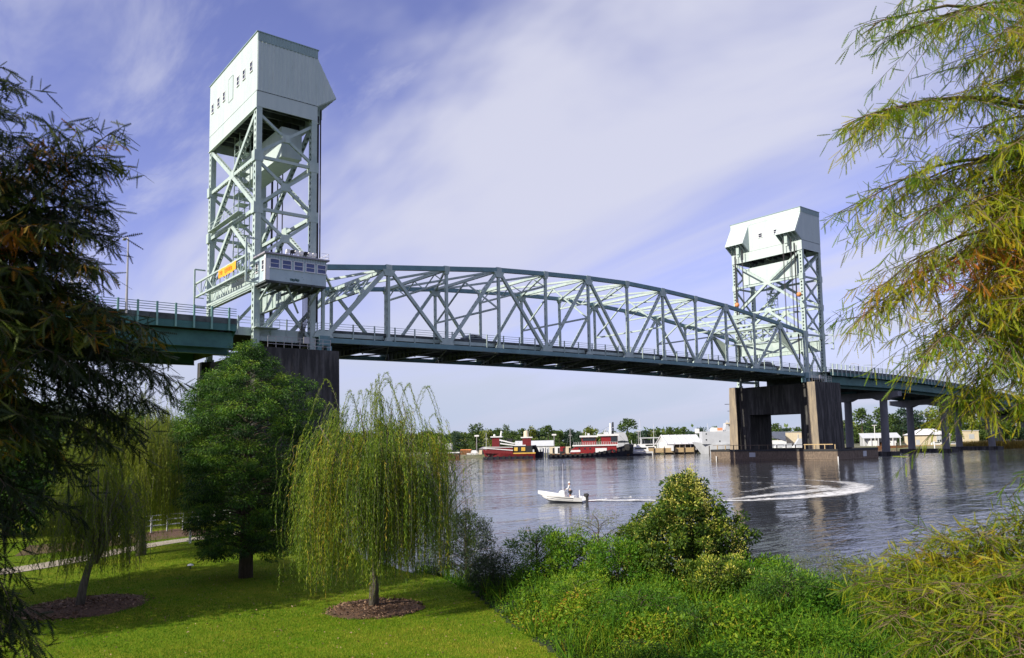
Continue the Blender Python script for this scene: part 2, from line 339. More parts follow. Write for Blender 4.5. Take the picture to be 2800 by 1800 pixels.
# ================================================================== lift towers
XO, XI, YN, YF = 9.72, 1.03, 0.0, 21.4       # column outer faces
def corr_wall(p0, p1, z0, z1, n, amp, mb, nrm):
    """ribbed sheet from p0 to p1 (xy), bottom and top heights given as functions of t"""
    N_ = n*4; pts = []
    for k in range(N_+1):
        t = k/N_; o = amp if k % 4 in (1, 2) else 0
        pts.append((p0[0]+(p1[0]-p0[0])*t+nrm[0]*o, p0[1]+(p1[1]-p0[1])*t+nrm[1]*o, t))
    m = len(mb.v)
    for x, y, t in pts: mb.v += [(x, y, z0(t)), (x, y, z1(t))]
    for k in range(N_): mb.f.append((m+2*k, m+2*k+2, m+2*k+3, m+2*k+1))
def window(parent, X, y0, y1, z0, z1, out, glass=DGLASS, face='x', sill=True):
    """double-hung window on a wall plane; out = outward sign; pane recessed behind its frame"""
    def B(a0, a1, zz0, zz1, d0, d1, mb):
        lo, hi = sorted((X+out*d0, X+out*d1))
        return mb.box(lo, hi, a0, a1, zz0, zz1) if face == 'x' else mb.box(a0, a1, lo, hi, zz0, zz1)
    f = MB(); t = .09
    B(y0-t, y0, z0-t, z1+t, -.02, .07, f); B(y1, y1+t, z0-t, z1+t, -.02, .07, f); B(y0, y1, z1, z1+t, -.02, .07, f); B(y0-.14, y1+.14, z0-t-.03, z0, -.02, .12, f)
    zm = (z0+z1)/2; B(y0, y1, zm-.035, zm+.035, .012, .06, f)
    w_ = f.build('window', TRIM, parent)
    B(y0, y1, z0, z1, .002, .012, MB()).build('pane', glass, w_)
def tower(m):
    X = (lambda x: x) if m == 0 else (lambda x: Lb-x)
    s = 1 if m == 0 else -1
    T = thing('lift_tower', 'nearer, left-hand lift tower, tall pale steel frame with a clad machine house on top' if m == 0 else 'farther, right-hand lift tower, pale steel frame with two sloping hoods on its machine house', 'bridge tower', (X(-5.4), 10.7, 19.6), 0, 'lift towers at the ends of the truss span')
    off = Vector((X(-5.4), 10.7, 19.6))
    def fin(o): o.location = -off; return o
    def mk(mb, n, mt, p=T, **k):
        o = mb.build(n, mt, p, **k)
        if p is T: o.location = -off
        return o
    yc = (YN+.55, YF-.55); xc = (-XO+.4, -XI-.4)
    zl = [20.0, 31.6, 39.0, 46.35, 53.1]
    for x in xc:
        for y in yc:
            mk(MB().perf((X(x), y, 19.9), (X(x), y, 55.5), 1.05, .78, (0, 1, 0), pitch=.85, hole=.22), 'column', STEEL)
            mk(MB().poly([(X(x)-.55, y-.7, 19.55), (X(x)+.55, y-.7, 19.55), (X(x)+.55, y+.7, 19.55), (X(x)-.55, y+.7, 19.55)], (0, 0, .35)), 'base_plate', STEEL)
    # side faces (in x-z)
    for y in yc:
        for k in range(4):
            a, b = zl[k], zl[k+1]
            if k: mk(MB().perf((X(xc[0]), y, a), (X(xc[1]), y, a), .4, .42, pitch=.8), 'side_strut', STEEL)
            lo, hi = (a+.5 if k else a+2), b-.5
            if k == 0:
                mk(MB().perf((X(xc[0]), y, 21.3), (X(xc[1]-.2), y, 30.6), .42, .42, pitch=.8), 'side_brace', STEEL)
                mk(MB().perf((X(xc[1]), y, 21.0), (X((xc[0]+xc[1])/2), y, 25.9), .40, .40, pitch=.8), 'side_brace', STEEL)
                mk(MB().bar((X(xc[0]), y, 21.0), (X(xc[1]), y, 21.0), .5, .6), 'side_strut', STEEL)
            else:
                mk(MB().perf((X(xc[0]), y, lo), (X(xc[1]), y, hi), .36, .40, pitch=.8), 'side_brace', STEEL)
                mk(MB().perf((X(xc[0]), y+.02, hi), (X(xc[1]), y+.02, lo), .35, .38, pitch=.8), 'side_brace', STEEL)
            mk(MB().box(*sorted((X(-6.0), X(-4.8))), y-.24, y+.24, (lo+hi)/2-.55, (lo+hi)/2+.55) if k else MB().box(*sorted((X(-5.7), X(-4.9))), y-.24, y+.24, 25.5, 26.4), 'gusset_plate', STEEL)
        for k in range(1, 4):
            for x in xc: mk(MB().box(*sorted((X(x)-.62*1, X(x)+.62)), y-.57, y+.57, zl[k]-.75, zl[k]+.75), 'gusset_plate', STEEL)
    # transverse faces (in y-z): V, then inverted Vs
    ym = (YN+YF)/2
    for x in xc:
        for z in zl[1:4]:
            if z < 32 and x == xc[1]: mk(MB().perf((X(x), yc[0], z), (X(x), yc[1], z), .5, .8, (1, 0, 0), pitch=1.0), 'cross_strut', STEEL)
            elif z > 32: mk(MB().perf((X(x), yc[0], z), (X(x), yc[1], z), .45, .5, (1, 0, 0), pitch=.85), 'cross_strut', STEEL)
        segs = [((yc[0], 53.0), (ym, 46.4)), ((yc[1], 53.0), (ym, 46.4)), ((ym, 46.3), (yc[0], 39.3)), ((ym, 46.3), (yc[1], 39.3)), ((ym, 38.9), (yc[0], 32.0)), ((ym, 38.9), (yc[1], 32.0))]
        for a, b in segs: mk(MB().perf((X(x), a[0], a[1]), (X(x), b[0], b[1]), .55, .62, (1, 0, 0), pitch=1.05, hole=.40), 'cross_brace', STEEL)
        for z in (46.35, 39.0): mk(MB().poly([(X(x)-.3, ym-1.1, z-.5), (X(x)-.3, ym+1.1, z-.5), (X(x)-.3, ym+.8, z+.7), (X(x)-.3, ym-.8, z+.7)], (.6, 0, 0)), 'gusset_plate', STEEL)
        # portal girder above the road
        g = MB().box(X(x)-.05, X(x)+.05, 1.1, YF-1.1, 27.9, 30.6).box(X(x)-.3, X(x)+.3, 1.1, YF-1.1, 27.8, 27.9).box(X(x)-.3, X(x)+.3, 1.1, YF-1.1, 30.6, 30.7)
        for k in range(1, 8): yy = 1.1+(YF-2.2)*k/8; g.box(*sorted((X(x+.05 if x < -5 else x-.05), X(x+.2 if x < -5 else x-.2))), yy-.04, yy+.04, 27.9, 30.6)
        mk(g, 'portal_girder', STEEL)
    # girder ring under the machine house
    for x in (-XO+.03, -XI-.03):
        mk(MB().box(X(x)-.06, X(x)+.06, YN, YF, 53.1, 55.5).box(X(x)-.2, X(x)+.2, YN, YF, 53.0, 53.1), 'ring_girder', HOUSE)
    for y in (YN+.05, YF-.05):
        mk(MB().box(*sorted((X(-XO+.1), X(-XI-.1))), y-.06, y+.06, 53.3, 55.5), 'ring_girder', HOUSE)
    for k in range(9):
        y = 2.2+(YF-4.4)*k/8; mk(MB().box(*sorted((X(-XO+.2), X(-XI-.2))), y-.15, y+.15, 53.9, 55.3), 'floor_joist', STEEL_U)
    mk(MB().box(*sorted((X(-XO+.15), X(-XI-.15))), .15, YF-.15, 55.35, 55.5), 'machine_floor', STEEL_U)
    # counterweight, sheave hangers and ropes
    cwz = 47.9 if m == 0 else 47.0
    mk(MB().box(*sorted((X(-5.3), X(-2.3))), 2.5, 18.9, cwz, cwz+4.4), 'counterweight', WHITE if 0 else HOUSE)
    for y in (5.2, 16.2):
        for x in (-4.6, -3.0): mk(MB().tube([(X(x), y, cwz+4.3), (X(x), y, 55.3)], .12, 6), 'counterweight_rope', ROPE)
    for y in (2.2, 4.4, 17.0, 19.2):
        r = MB()
        for k in range(3): r.tube([(X(.42), y-.14+.14*k, 56.2), (X(.42), y-.14+.14*k, 32.6)], .045, 5)
        r.box(*sorted((X(.25), X(.6))), y-.28, y+.28, 32.0, 32.6)
        mk(r, 'hoist_rope', ROPE)
    gr = MB()
    for y in (1.6, YF-1.6): gr.bar((X(-.25), y, 24.), (X(-.25), y, 54.8), .22, .28)
    mk(gr, 'guide_rail', DARK)
    # stair shaft
    st = MB()
    for y in (12.2, 14.4):
        for x in (-8.0, -6.4): st.bar((X(x), y, 31.6), (X(x), y, 53.8), .12, .12)
    z = 31.8; q = 0
    while z < 53:
        st.box(*sorted((X(-8.05), X(-6.35))), 12.15, 14.45, z-.04, z)
        st.bar((X(-7.9), 12.3 if q else 14.3, z), (X(-6.5), 14.3 if q else 12.3, z+1.6), .5, .06, (0, 1, 0))
        for y in (12.2, 14.4): st.bar((X(-8.0), y, z), (X(-6.4), y, z+1.6), .05, .05); st.bar((X(-8), y, z+.9), (X(-6.4), y, z+.9), .04, .04)
        z += 1.6; q = 1-q
    mk(st, 'stair_shaft', STEEL)
    # walkway with handrail on the outer face at level 3
    wk = MB().box(*sorted((X(-XO-.05), X(-XO-.9))), 4.5, YF-3, 39.3, 39.38)
    for k in range(10): yy = 4.5+(YF-7.5)*k/9; wk.box(*sorted((X(-XO-.86), X(-XO-.9))), yy-.02, yy+.02, 39.38, 40.4)
    for z in (39.9, 40.4): wk.box(*sorted((X(-XO-.86), X(-XO-.9))), 4.5, YF-3, z-.025, z+.025)
    mk(wk, 'walkway', STEEL)
    # machine house
    mh = MB()
    one = lambda v: (lambda t: v)
    corr_wall((X(-XO-.02), YN-.05), (X(-XO-.02), YF+.05), one(55.56), one(64.0), 54, .025, mh, (-s, 0))
    o = mk(mh, 'outer_wall', HOUSE)
    for yy, nn in ((YN-.05, -1), (YF+.05, 1)):
        mh = MB(); N_ = 88
        x0, x1 = -XO-.02, 2.0
        m_ = len(mh.v)
        for k in range(N_+1):
            x = x0+(x1-x0)*k/N_; o_ = .045 if k % 4 in (1, 2) else 0
            top = 62.75 if x <= -XI else 62.75-(x+XI)*(62.75-57.55)/(1.8+XI); bot = 55.56 if x <= -XI else 55.56+(x+XI)*(57.5-55.56)/(1.8+XI)
            top = max(top, bot); mh.v += [(X(x), yy+nn*o_, bot), (X(x), yy+nn*o_, top)]
        for k in range(N_): mh.f.append((m_+2*k, m_+2*k+2, m_+2*k+3, m_+2*k+1))
        mk(mh, 'end_wall', HOUSE)
        b = MB(); corr_wall((X(-XO-.02), yy+nn*.06), (X(-XI+.0), yy+nn*.06), one(62.7), one(63.95), 22, .045, b, (0, nn)); mk(b, 'parapet_band', BAND)
    inn = MB(); corr_wall((X(-XI+.0), YN), (X(-XI+.0), YF), one(55.56), one(62.7), 54, .02, inn, (s, 0)); mk(inn, 'span_side_wall', HOUSE)
    inn = MB(); corr_wall((X(-XI+.03), YN-.05), (X(-XI+.03), YF+.05), one(62.7), one(63.95), 54, .02, inn, (s, 0)); mk(inn, 'parapet_band', HOUSE)
    mk(MB().box(*sorted((X(-XO-.15), X(-XI+.14))), YN-.2, YF+.2, 63.95, 64.07), 'roof', BAND)
    for y0, y1 in ((YN-.03, 5.7), (YF-5.7, YF+.03)):
        hd = MB()
        hd.poly([(X(-XI), y0, 62.7), (X(1.82), y0, 57.55), (X(1.82), y0, 57.42), (X(-XI), y0, 62.5)], (0, y1-y0, 0))
        yy = y1 if y0 < 5 else y0
        hd.poly([(X(-XI), yy-.03, 62.6), (X(1.78), yy-.03, 57.5), (X(-XI), yy-.03, 55.6)], (0, .06, 0))
        h = mk(hd, 'sheave_hood', HOUSE)
        so = MB()
        for k in range(6): y = y0+.15+(y1-y0-.3)*k/5; so.bar((X(-XI), y, 55.6), (X(1.7), y, 57.42), .14, .25)
        so.build('hood_joist', STEEL, h)
        sh = MB(); cy = (y0+y1)/2
        for yy in (3.3, 18.1):
            if abs(yy-cy) < 3: sh.box(*sorted((X(-.1), X(.9))), yy-.45, yy+.45, 55.0, 57.2).box(*sorted((X(.1), X(.7))), yy-.28, yy+.28, 54.3, 55.0)
        sh.build('rope_block', STEEL, h)
    if m == 0:
        for y in (2.24, 5.26, 7.83, 14.21, 16.88, 19.83): 
            n0 = set(T.children); window(T, X(-XO-.05), y-.42, y+.42, 59.1, 60.4, -1)
            for c in set(T.children)-n0: c.location = -off
        d = MB().box(X(-XO-.09), X(-XO-.06), 10.0, 12.0, 57.95, 61.55)
        d.box(X(-XO-.13), X(-XO-.09), 11.95, 12.01, 57.9, 61.6).box(X(-XO-.13), X(-XO-.09), 10.0, 10.03, 57.9, 61.6).box(X(-XO-.13), X(-XO-.09), 10.03, 11.95, 61.55, 61.6)
        mk(d, 'hatch_door', HOUSE)
    else:
        for y in (7.35, 12.0):
            n0 = set(T.children); window(T, X(-XI+.03), y-.5, y+.5, 58.7, 59.7, -1)
            for c in set(T.children)-n0: c.location = -off
    # span-level maintenance frame on the road side
    wg = MB(); xw = -11.0
    for z in (29.85, 32.0): wg.bar((X(xw), -1.6, z), (X(xw), 22.8, z), .28, .24)
    for k in range(9):
        y = -1.6+24.4*k/8; wg.bar((X(xw), y, 29.85), (X(xw), y, 32.0), .12, .12, (1, 0, 0))
        if k < 8: wg.bar((X(xw), y, 29.85 if k % 2 else 32.), (X(xw), y+24.4/8, 32. if k % 2 else 29.85), .1, .1, (1, 0, 0))
        wg.bar((X(xw), y, 29.85), (X(-XO), y, 29.85), .12, .12)
    for k in range(11): wg.box(*sorted((X(-10.9), X(-9.9))), 6.0+k*1.1, 6.55+k*1.1, 29.7, 29.76)
    wg.box(*sorted((X(-9.9), X(-9.8))), 1, YF-1, 28.2, 28.5)
    mk(wg, 'signal_gantry', STEEL)
    for y in (-1.4, 22.2):
        fr = MB(); fr.bar((X(-11.3), y, 24.4 if y > 0 else 28.2), (X(-11.3), y, 34.2), .22, .22, (1, 0, 0)); fr.bar((X(-11.3), y, 34.2), (X(-XO), y, 34.2), .2, .2); fr.bar((X(-11.3), y, 28.3), (X(-XO), y, 28.3), .2, .2)
        mk(fr, 'gate_guide_frame', STEEL)
    # road deck through the tower
    mk(MB().box(*sorted((X(-12), X(-.1))), 1.2, TW-1.2, 22.2, 22.45), 'roadway_deck', ASPH)
    for y in (1.1, TW-1.1):
        mk(MB().box(*sorted((X(-12), X(-.1))), y-.1, y+.1, 21.4, 22.5), 'deck_fascia', STEEL)
        for z in (23.1, 23.5, 23.9): mk(MB().box(*sorted((X(-12), X(-.1))), y-.03, y+.03, z-.03, z+.03), 'rail', STEEL)
        for k in range(6): x = -11.5+k*2.2; mk(MB().box(*sorted((X(x), X(x+.16))), y-.2, y-.05, 21.6, 24.0), 'rail_post', STEEL)
    # catwalk and bearings on the pier top
    cw = MB()
    for yy in (-1.9,):
        for k in range(9): x = -8.5+k*1.1; cw.box(*sorted((X(x), X(x+.05))), yy-.03, yy+.03, 19.5, 21.1)
        for z in (20.1, 20.6, 21.1): cw.box(*sorted((X(-8.5), X(.4))), yy-.025, yy+.025, z-.03, z+.03)
        cw.box(*sorted((X(-3.6), X(-2.8))), yy-.15, yy-.03, 20.4, 21.3)
    mk(cw, 'catwalk_rail', GALV)
    mk(MB().box(*sorted((X(-.7), X(.9))), -.5, .6, 20.5, 21.9).box(*sorted((X(-.9), X(-.3))), -.4, .5, 19.5, 20.5).box(*sorted((X(.5), X(1.2))), -.4, .5, 19.5, 20.5), 'bearing_block', STEEL_D)
    # inclined stair from the deck to the cabin level
    isr = MB(); isr.bar((X(-7.9), .2 if m == 0 else 3, 22.4), (X(-3.8), .2 if m == 0 else 3, 27.6), .9, .12)
    for yy in (-.25, .65): isr.bar((X(-7.9), yy, 23.4), (X(-3.8), yy, 28.5), .05, .05)
    for k in range(7): t = k/6; isr.bar((X(-7.9+4.1*t), -.25, 22.4+5.2*t), (X(-7.9+4.1*t), -.25, 23.4+5.1*t), .04, .04)
    isr.box(*sorted((X(-9.8), X(-6.6))), -1.2, .6, 22.3, 22.4)
    for z in (22.9, 23.4): isr.box(*sorted((X(-9.8), X(-6.6))), -1.2, -1.15, z-.03, z+.03)
    for k in range(4): isr.box(*sorted((X(-9.8+k*1.05), X(-9.74+k*1.05))), -1.2, -1.15, 22.4, 23.4)
    mk(isr, 'access_stair', STEEL)
    return T
T0 = tower(0); T1 = tower(1)
# electrical cables under the cabin
cb = MB()
for k in range(6):
    x = -3.2+.17*k; cb.tube([(x, -.6, 28.2), (x, -.6, 24.2), (x-.3-.05*k, -.7, 22.6), (x-.7, -.8, 21.9), (x-.75, -.9, 20.0)], .05, 6)
tag(cb.build('cable_bundle', DARK), 'black cable bundle dropping from the control cabin to the pier', 'cables')

# ------------------------------------------------------------------ control cabin
cab = thing('control_cabin', 'pale blue-grey bridge control cabin with five blue windows, hung on the near tower', 'cabin', (-5.4, -1.5, 28.2))
def C_(mb, n, m): o = mb.build(n, m, cab); o.location = (5.4, 1.5, -28.2); return o
cx0, cx1, cy0, cy1, cz0, cz1 = -9.62, -1.3, -4.0, 1.0, 28.25, 31.75
C_(MB().box(cx0, cx1, cy0, cy1, cz0, cz1), 'wall', CABM)
bt = MB()
for k in range(23): x = cx0+.2+k*.365; bt.box(x-.02, x+.02, cy0-.03, cy0-.002, cz1-.55, cz1-.02)
C_(bt.box(cx0-.02, cx1+.02, cy0-.035, cy0-.003, cz1-.6, cz1-.55), 'trim_batten', ROOFM)
C_(MB().box(cx0-.3, cx1+.35, cy0-.35, cy1+.2, cz1, cz1+.2), 'roof', ROOFM)
C_(MB().box(cx0-.06, cx0+.5, cy0-.06, cy0-.002, cz0, cz1-.6).box(cx0-.06, cx0-.002, cy0-.06, cy0+.5, cz0, cz1-.02), 'corner_board', TRIM)
C_(MB().box(cx0, cx1, cy0, cy1, cz0-.25, cz0-.003), 'floor_frame', STEEL_U)
fl = MB()
for k in range(6): x = cx0+.4+k*1.5; fl.box(x-.1, x+.1, cy0+.1, cy1+2.5, cz0-.55, cz0-.26)
C_(fl, 'floor_joist', STEEL_U)
for k in range(5):
    x = -8.45+k*1.62
    n0 = set(cab.children); window(cab, cy0-.004, x-.56, x+.56, 30.0, 31.12, -1, GLASS, face='y')
    for c in set(cab.children)-n0: c.location = (5.4, 1.5, -28.2)
for y in (-3.05, -.75):
    n0 = set(cab.children); window(cab, cx0-.004, y-.35, y+.35, 29.75, 31.0, -1, DGLASS)
    for c in set(cab.children)-n0: c.location = (5.4, 1.5, -28.2)
wp = MB()
for x, z, r in ((-6.9, 28.75, .07), (-6.2, 28.65, .30), (-5.9, 28.6, .28), (-5.6, 28.68, .27), (-5.3, 28.6, .28), (-4.7, 29.1, .07), (-4.5, 28.85, .06)):
    wp.poly([(x+r*random.uniform(.6, 1.1)*math.cos(g), cy0-.007, z+r*.8*random.uniform(.6, 1.1)*math.sin(g)) for g in [i*PI/4 for i in range(8)]], (0, .004, 0))
C_(wp, 'peeled_paint_patch', mat('old_green_undercoat', (.13, .22, .22), .8, .2, 4))
for br in (MB().bar((-8.9, -3.6, cz0-.3), (-8.9, .2, 26.2), .22, .22, (1, 0, 0)), MB().bar((-1.9, -3.6, cz0-.3), (-1.9, .2, 26.2), .22, .22, (1, 0, 0)), MB().bar((-6.5, -3.2, 28.0), (-3.6, .1, 24.9), .2, .2)): C_(br, 'bracket', STEEL)
hr = MB()
for k in range(4): hr.box(cx1+.35+.0, cx1+.39, cy0+k*1.1, cy0+k*1.1+.04, cz1+.1, cz1+1.1)
for z in (cz1+.6, cz1+1.1): hr.box(cx1-.7, cx1+.39, cy0, cy0+.04, z-.02, z+.02).box(cx1+.35, cx1+.39, cy0, cy1, z-.02, z+.02)
C_(hr, 'roof_rail', TRIM)
# floodlights and horns crowded on the cabin roof
for k in range(7):
    x = -6.3+k*.62
    f = MB().box(x-.05, x+.05, -3.0, -2.9, 31.96, 32.55).box(x-.22, x+.22, -3.2, -2.75, 32.5, 32.95).box(x-.3, x-.2, -3.1, -2.9, 32.0, 32.75)
    o = f.build('floodlight', (WHITE, DARK, TRIM)[k % 3]); tag(o, '%s floodlight fitting from the left in the row on the cabin roof' % ('first', 'second', 'third', 'fourth', 'fifth', 'sixth', 'seventh')[k], 'floodlight', 'floodlights on the cabin roof')
# banner on the gantry
bn = thing('banner', 'orange vinyl banner with faded lettering tied to the gantry beside the cabin', 'banner', (-11.2, 6.8, 30.6))
b = MB(); n = 24
for k in range(n):
    y0 = 10.6-7.7*k/n; y1 = 10.6-7.7*(k+1)/n; f = lambda y: -11.24-.05*math.sin(y*2.3)
    lo = lambda y: 30.72-.12*math.sin((y-2.9)/7.7*PI)
    b.quad((f(y0), y0, lo(y0)), (f(y1), y1, lo(y1)), (f(y1), y1, 31.86), (f(y0), y0, 31.86)); b.quad((f(y0)+.03, y0, lo(y0)), (f(y0)+.03, y0, 31.86), (f(y1)+.03, y1, 31.86), (f(y1)+.03, y1, lo(y1)))
o = b.build('sheet', ORANGE, bn); o.location = (11.2, -6.8, -30.6)
lt = MB(); yy = 9.9
for g in 'TO DRMR':     # worn block lettering, readable only as strokes
    if g != ' ':
        h0, h1 = 31.0, 31.55
        def S(a, b_, c, d): lt.box(-11.33, -11.31, yy-a-c, yy-a, h0+b_*.55, h0+(b_+d)*.55)
        if g == 'T': S(0, .8, .5, .2); S(.18, 0, .14, .8)
        if g in 'OD': S(0, 0, .14, 1); S(.36, .1, .14, .8); S(.1, 0, .3, .2); S(.1, .8, .3, .2)
        if g == 'R': S(0, 0, .14, 1); S(.1, .8, .35, .2); S(.1, .4, .35, .2); S(.36, .5, .14, .4); S(.34, 0, .14, .4)
        if g == 'M': S(0, 0, .14, 1); S(.4, 0, .14, 1); S(.2, .3, .14, .7)
    yy -= .78
o = lt.build('lettering', ORANGE2, bn); o.location = (11.2, -6.8, -30.6)
for y, z, l in ((-.1, 41.27, 'orange float ball hanging beside the near leg of the farther tower'), (18.5, 41.36, 'orange float ball hanging beside the far leg of the farther tower')):
    o = MB().ball((123.0, y, z), .62, 10).tube([(123.0, y, z+.6), (123.0, y, z+1.6)], .03, 5).build('marker_ball', ORB, smooth=True); tag(o, l, 'marker ball', 'orange marker balls on the farther tower')

# ================================================================== piers
def pier(m):
    X = (lambda x: x) if m == 0 else (lambda x: Lb-x)
    P_ = thing('bridge_pier', 'black-stained, shade-darkened concrete portal pier under the nearer lift tower' if m == 0 else 'concrete portal pier with tan end faces under the farther lift tower', 'bridge pier', (X(-4.7), 10, WL-.4), 0, 'portal piers under the lift towers')
    o = Vector((X(-4.7), 10, WL-.4))
    def mk(mb, n, mt): q = mb.build(n, mt, P_); q.location = -o; return q
    xa, xb = sorted((X(-10.5), X(1.05)))
    for ys, sg in (((-3.0, -.8), -1), ((20.2, 22.4), 1)):
        b_ = .6
        yo, yi = (ys[0], ys[1]) if sg < 0 else (ys[1], ys[0])
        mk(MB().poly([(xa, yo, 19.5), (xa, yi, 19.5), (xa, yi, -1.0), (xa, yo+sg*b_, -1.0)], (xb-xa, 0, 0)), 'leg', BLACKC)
        for xf, d in ((X(1.05), X(1.06)-X(1.05)), (X(-10.5), X(-10.51)-X(-10.5))):
            d = .06 if d > 0 else -.06
            mk(MB().poly([(xf, yo, 19.45), (xf, yi-.0, 19.45), (xf, yi, -1), (xf, yo+sg*b_, -1)], (d, 0, 0)), 'end_facing', TANC if m else BLACKC)  # near pier's end faces coloured dark to stand for their shade
    xa2, xb2 = xa+1.0, xb-1.0
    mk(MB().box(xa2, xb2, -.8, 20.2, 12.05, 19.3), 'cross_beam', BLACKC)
    mk(MB().box(xa2, xb2, -.8, 1.9, -1, 12.05), 'inner_leg', BLACKC); mk(MB().box(xa2, xb2, 16.9, 20.2, -1, 12.05), 'inner_leg', BLACKC)  # walls between the legs dark as well, deck shade put into the colour
    for k in range(3):
        z = 14.5-k*4.6
        mk(MB().box(xb+.0 if 0 else xa-.015, xb+.015, -3.03-(19.5-z)*.03, -.8, z-.03, z+.03), 'joint_line', DARK)
    mk(MB().box(xa-1.5, xb+1.5, -4.5, 23.9, -1, 1.6), 'footing', GREYC)
    return P_
pier(0); pier(1)
fd = thing('pier_fender', 'long timber-planked fender ring round the foot of the farther pier', 'fender', (129, 8, 0))
X0, X1, Y0, Y1 = 119.3, 138.2, -10.3, 26.1
def mkf(mb, n, mt, kind=None): q = mb.build(n, mt, fd); q.location = (-129, -8, 0); tag(q, kind=kind); return q
pl = MB(); ring = [(X0, Y0), (X1, Y0), (X1, Y1), (X0, Y1)]
for k in range(4):
    a, b = ring[k], ring[(k+1) % 4]; L = math.dist(a, b); n = int(L/.32); d = ((b[0]-a[0])/L, (b[1]-a[1])/L); nn = (d[1], -d[0])
    for j in range(n):
        t0, t1 = j*L/n+.015, (j+1)*L/n-.015; o = random.uniform(0, .05); zt_ = 2.75+random.uniform(-.05, .05); zb_ = WL-random.uniform(0, .25)
        p0 = (a[0]+d[0]*t0+nn[0]*o, a[1]+d[1]*t0+nn[1]*o); p1 = (a[0]+d[0]*t1+nn[0]*o, a[1]+d[1]*t1+nn[1]*o)
        pl.poly([(p0[0], p0[1], zb_), (p1[0], p1[1], zb_), (p1[0], p1[1], zt_), (p0[0], p0[1], zt_)], (-nn[0]*.12, -nn[1]*.12, 0))
mkf(pl, 'plank', PLANK, 'stuff')
for k in range(4):
    a, b = ring[k], ring[(k+1) % 4]; mkf(MB().bar((*a, 2.95), (*b, 2.95), .5, .25, (0, 0, 1)), 'cap_beam', DARK); mkf(MB().bar((*a, .9), (*b, .9), .3, .25, (0, 0, 1)), 'wale', PLANK)
mkf(MB().box(X0+.3, X1-.3, Y0+.3, Y1-.3, 2.3, 2.5), 'platform', DARK)
for y in np.arange(Y0+.5, Y1, 2.6): mkf(MB().box(X0+.1, X0+.28, y, y+.18, 3.0, 4.3), 'rail_post', WOOD if y < -1 or y > 21 else PLANK)  # pale timber beyond the deck's shadow, dark within it: cast shadow put into colour
mkf(MB().box(X0+.12, X0+.26, -9.2, -1.5, 4.2, 4.38), 'handrail', WOOD); mkf(MB().box(X0+.12, X0+.26, -1.4, Y1-.6, 4.2, 4.32), 'handrail', PLANK)  # near handrail pale as if sunlit, the rest dark, by colour alone
mkf(MB().box(X0-.09, X0-.03, 12.1, 13.9, 1.3, 2.4), 'notice_board', SHIPG); mkf(MB().box(130.8, 132.4, Y0-.12, Y0-.06, 1.2, 2.5), 'notice_board', SHIPG)
for a, b in ((X0-.5, 24.0), (X0-.5, Y0-.4)): tag(MB().tube([(a, b, -1), (a, b, 1.5)], .12, 8).build('mooring_pile', WHITE), 'white pile standing off the %s corner of the timber fender' % ('left' if b > 0 else 'near'), 'pile', 'white piles by the fender')

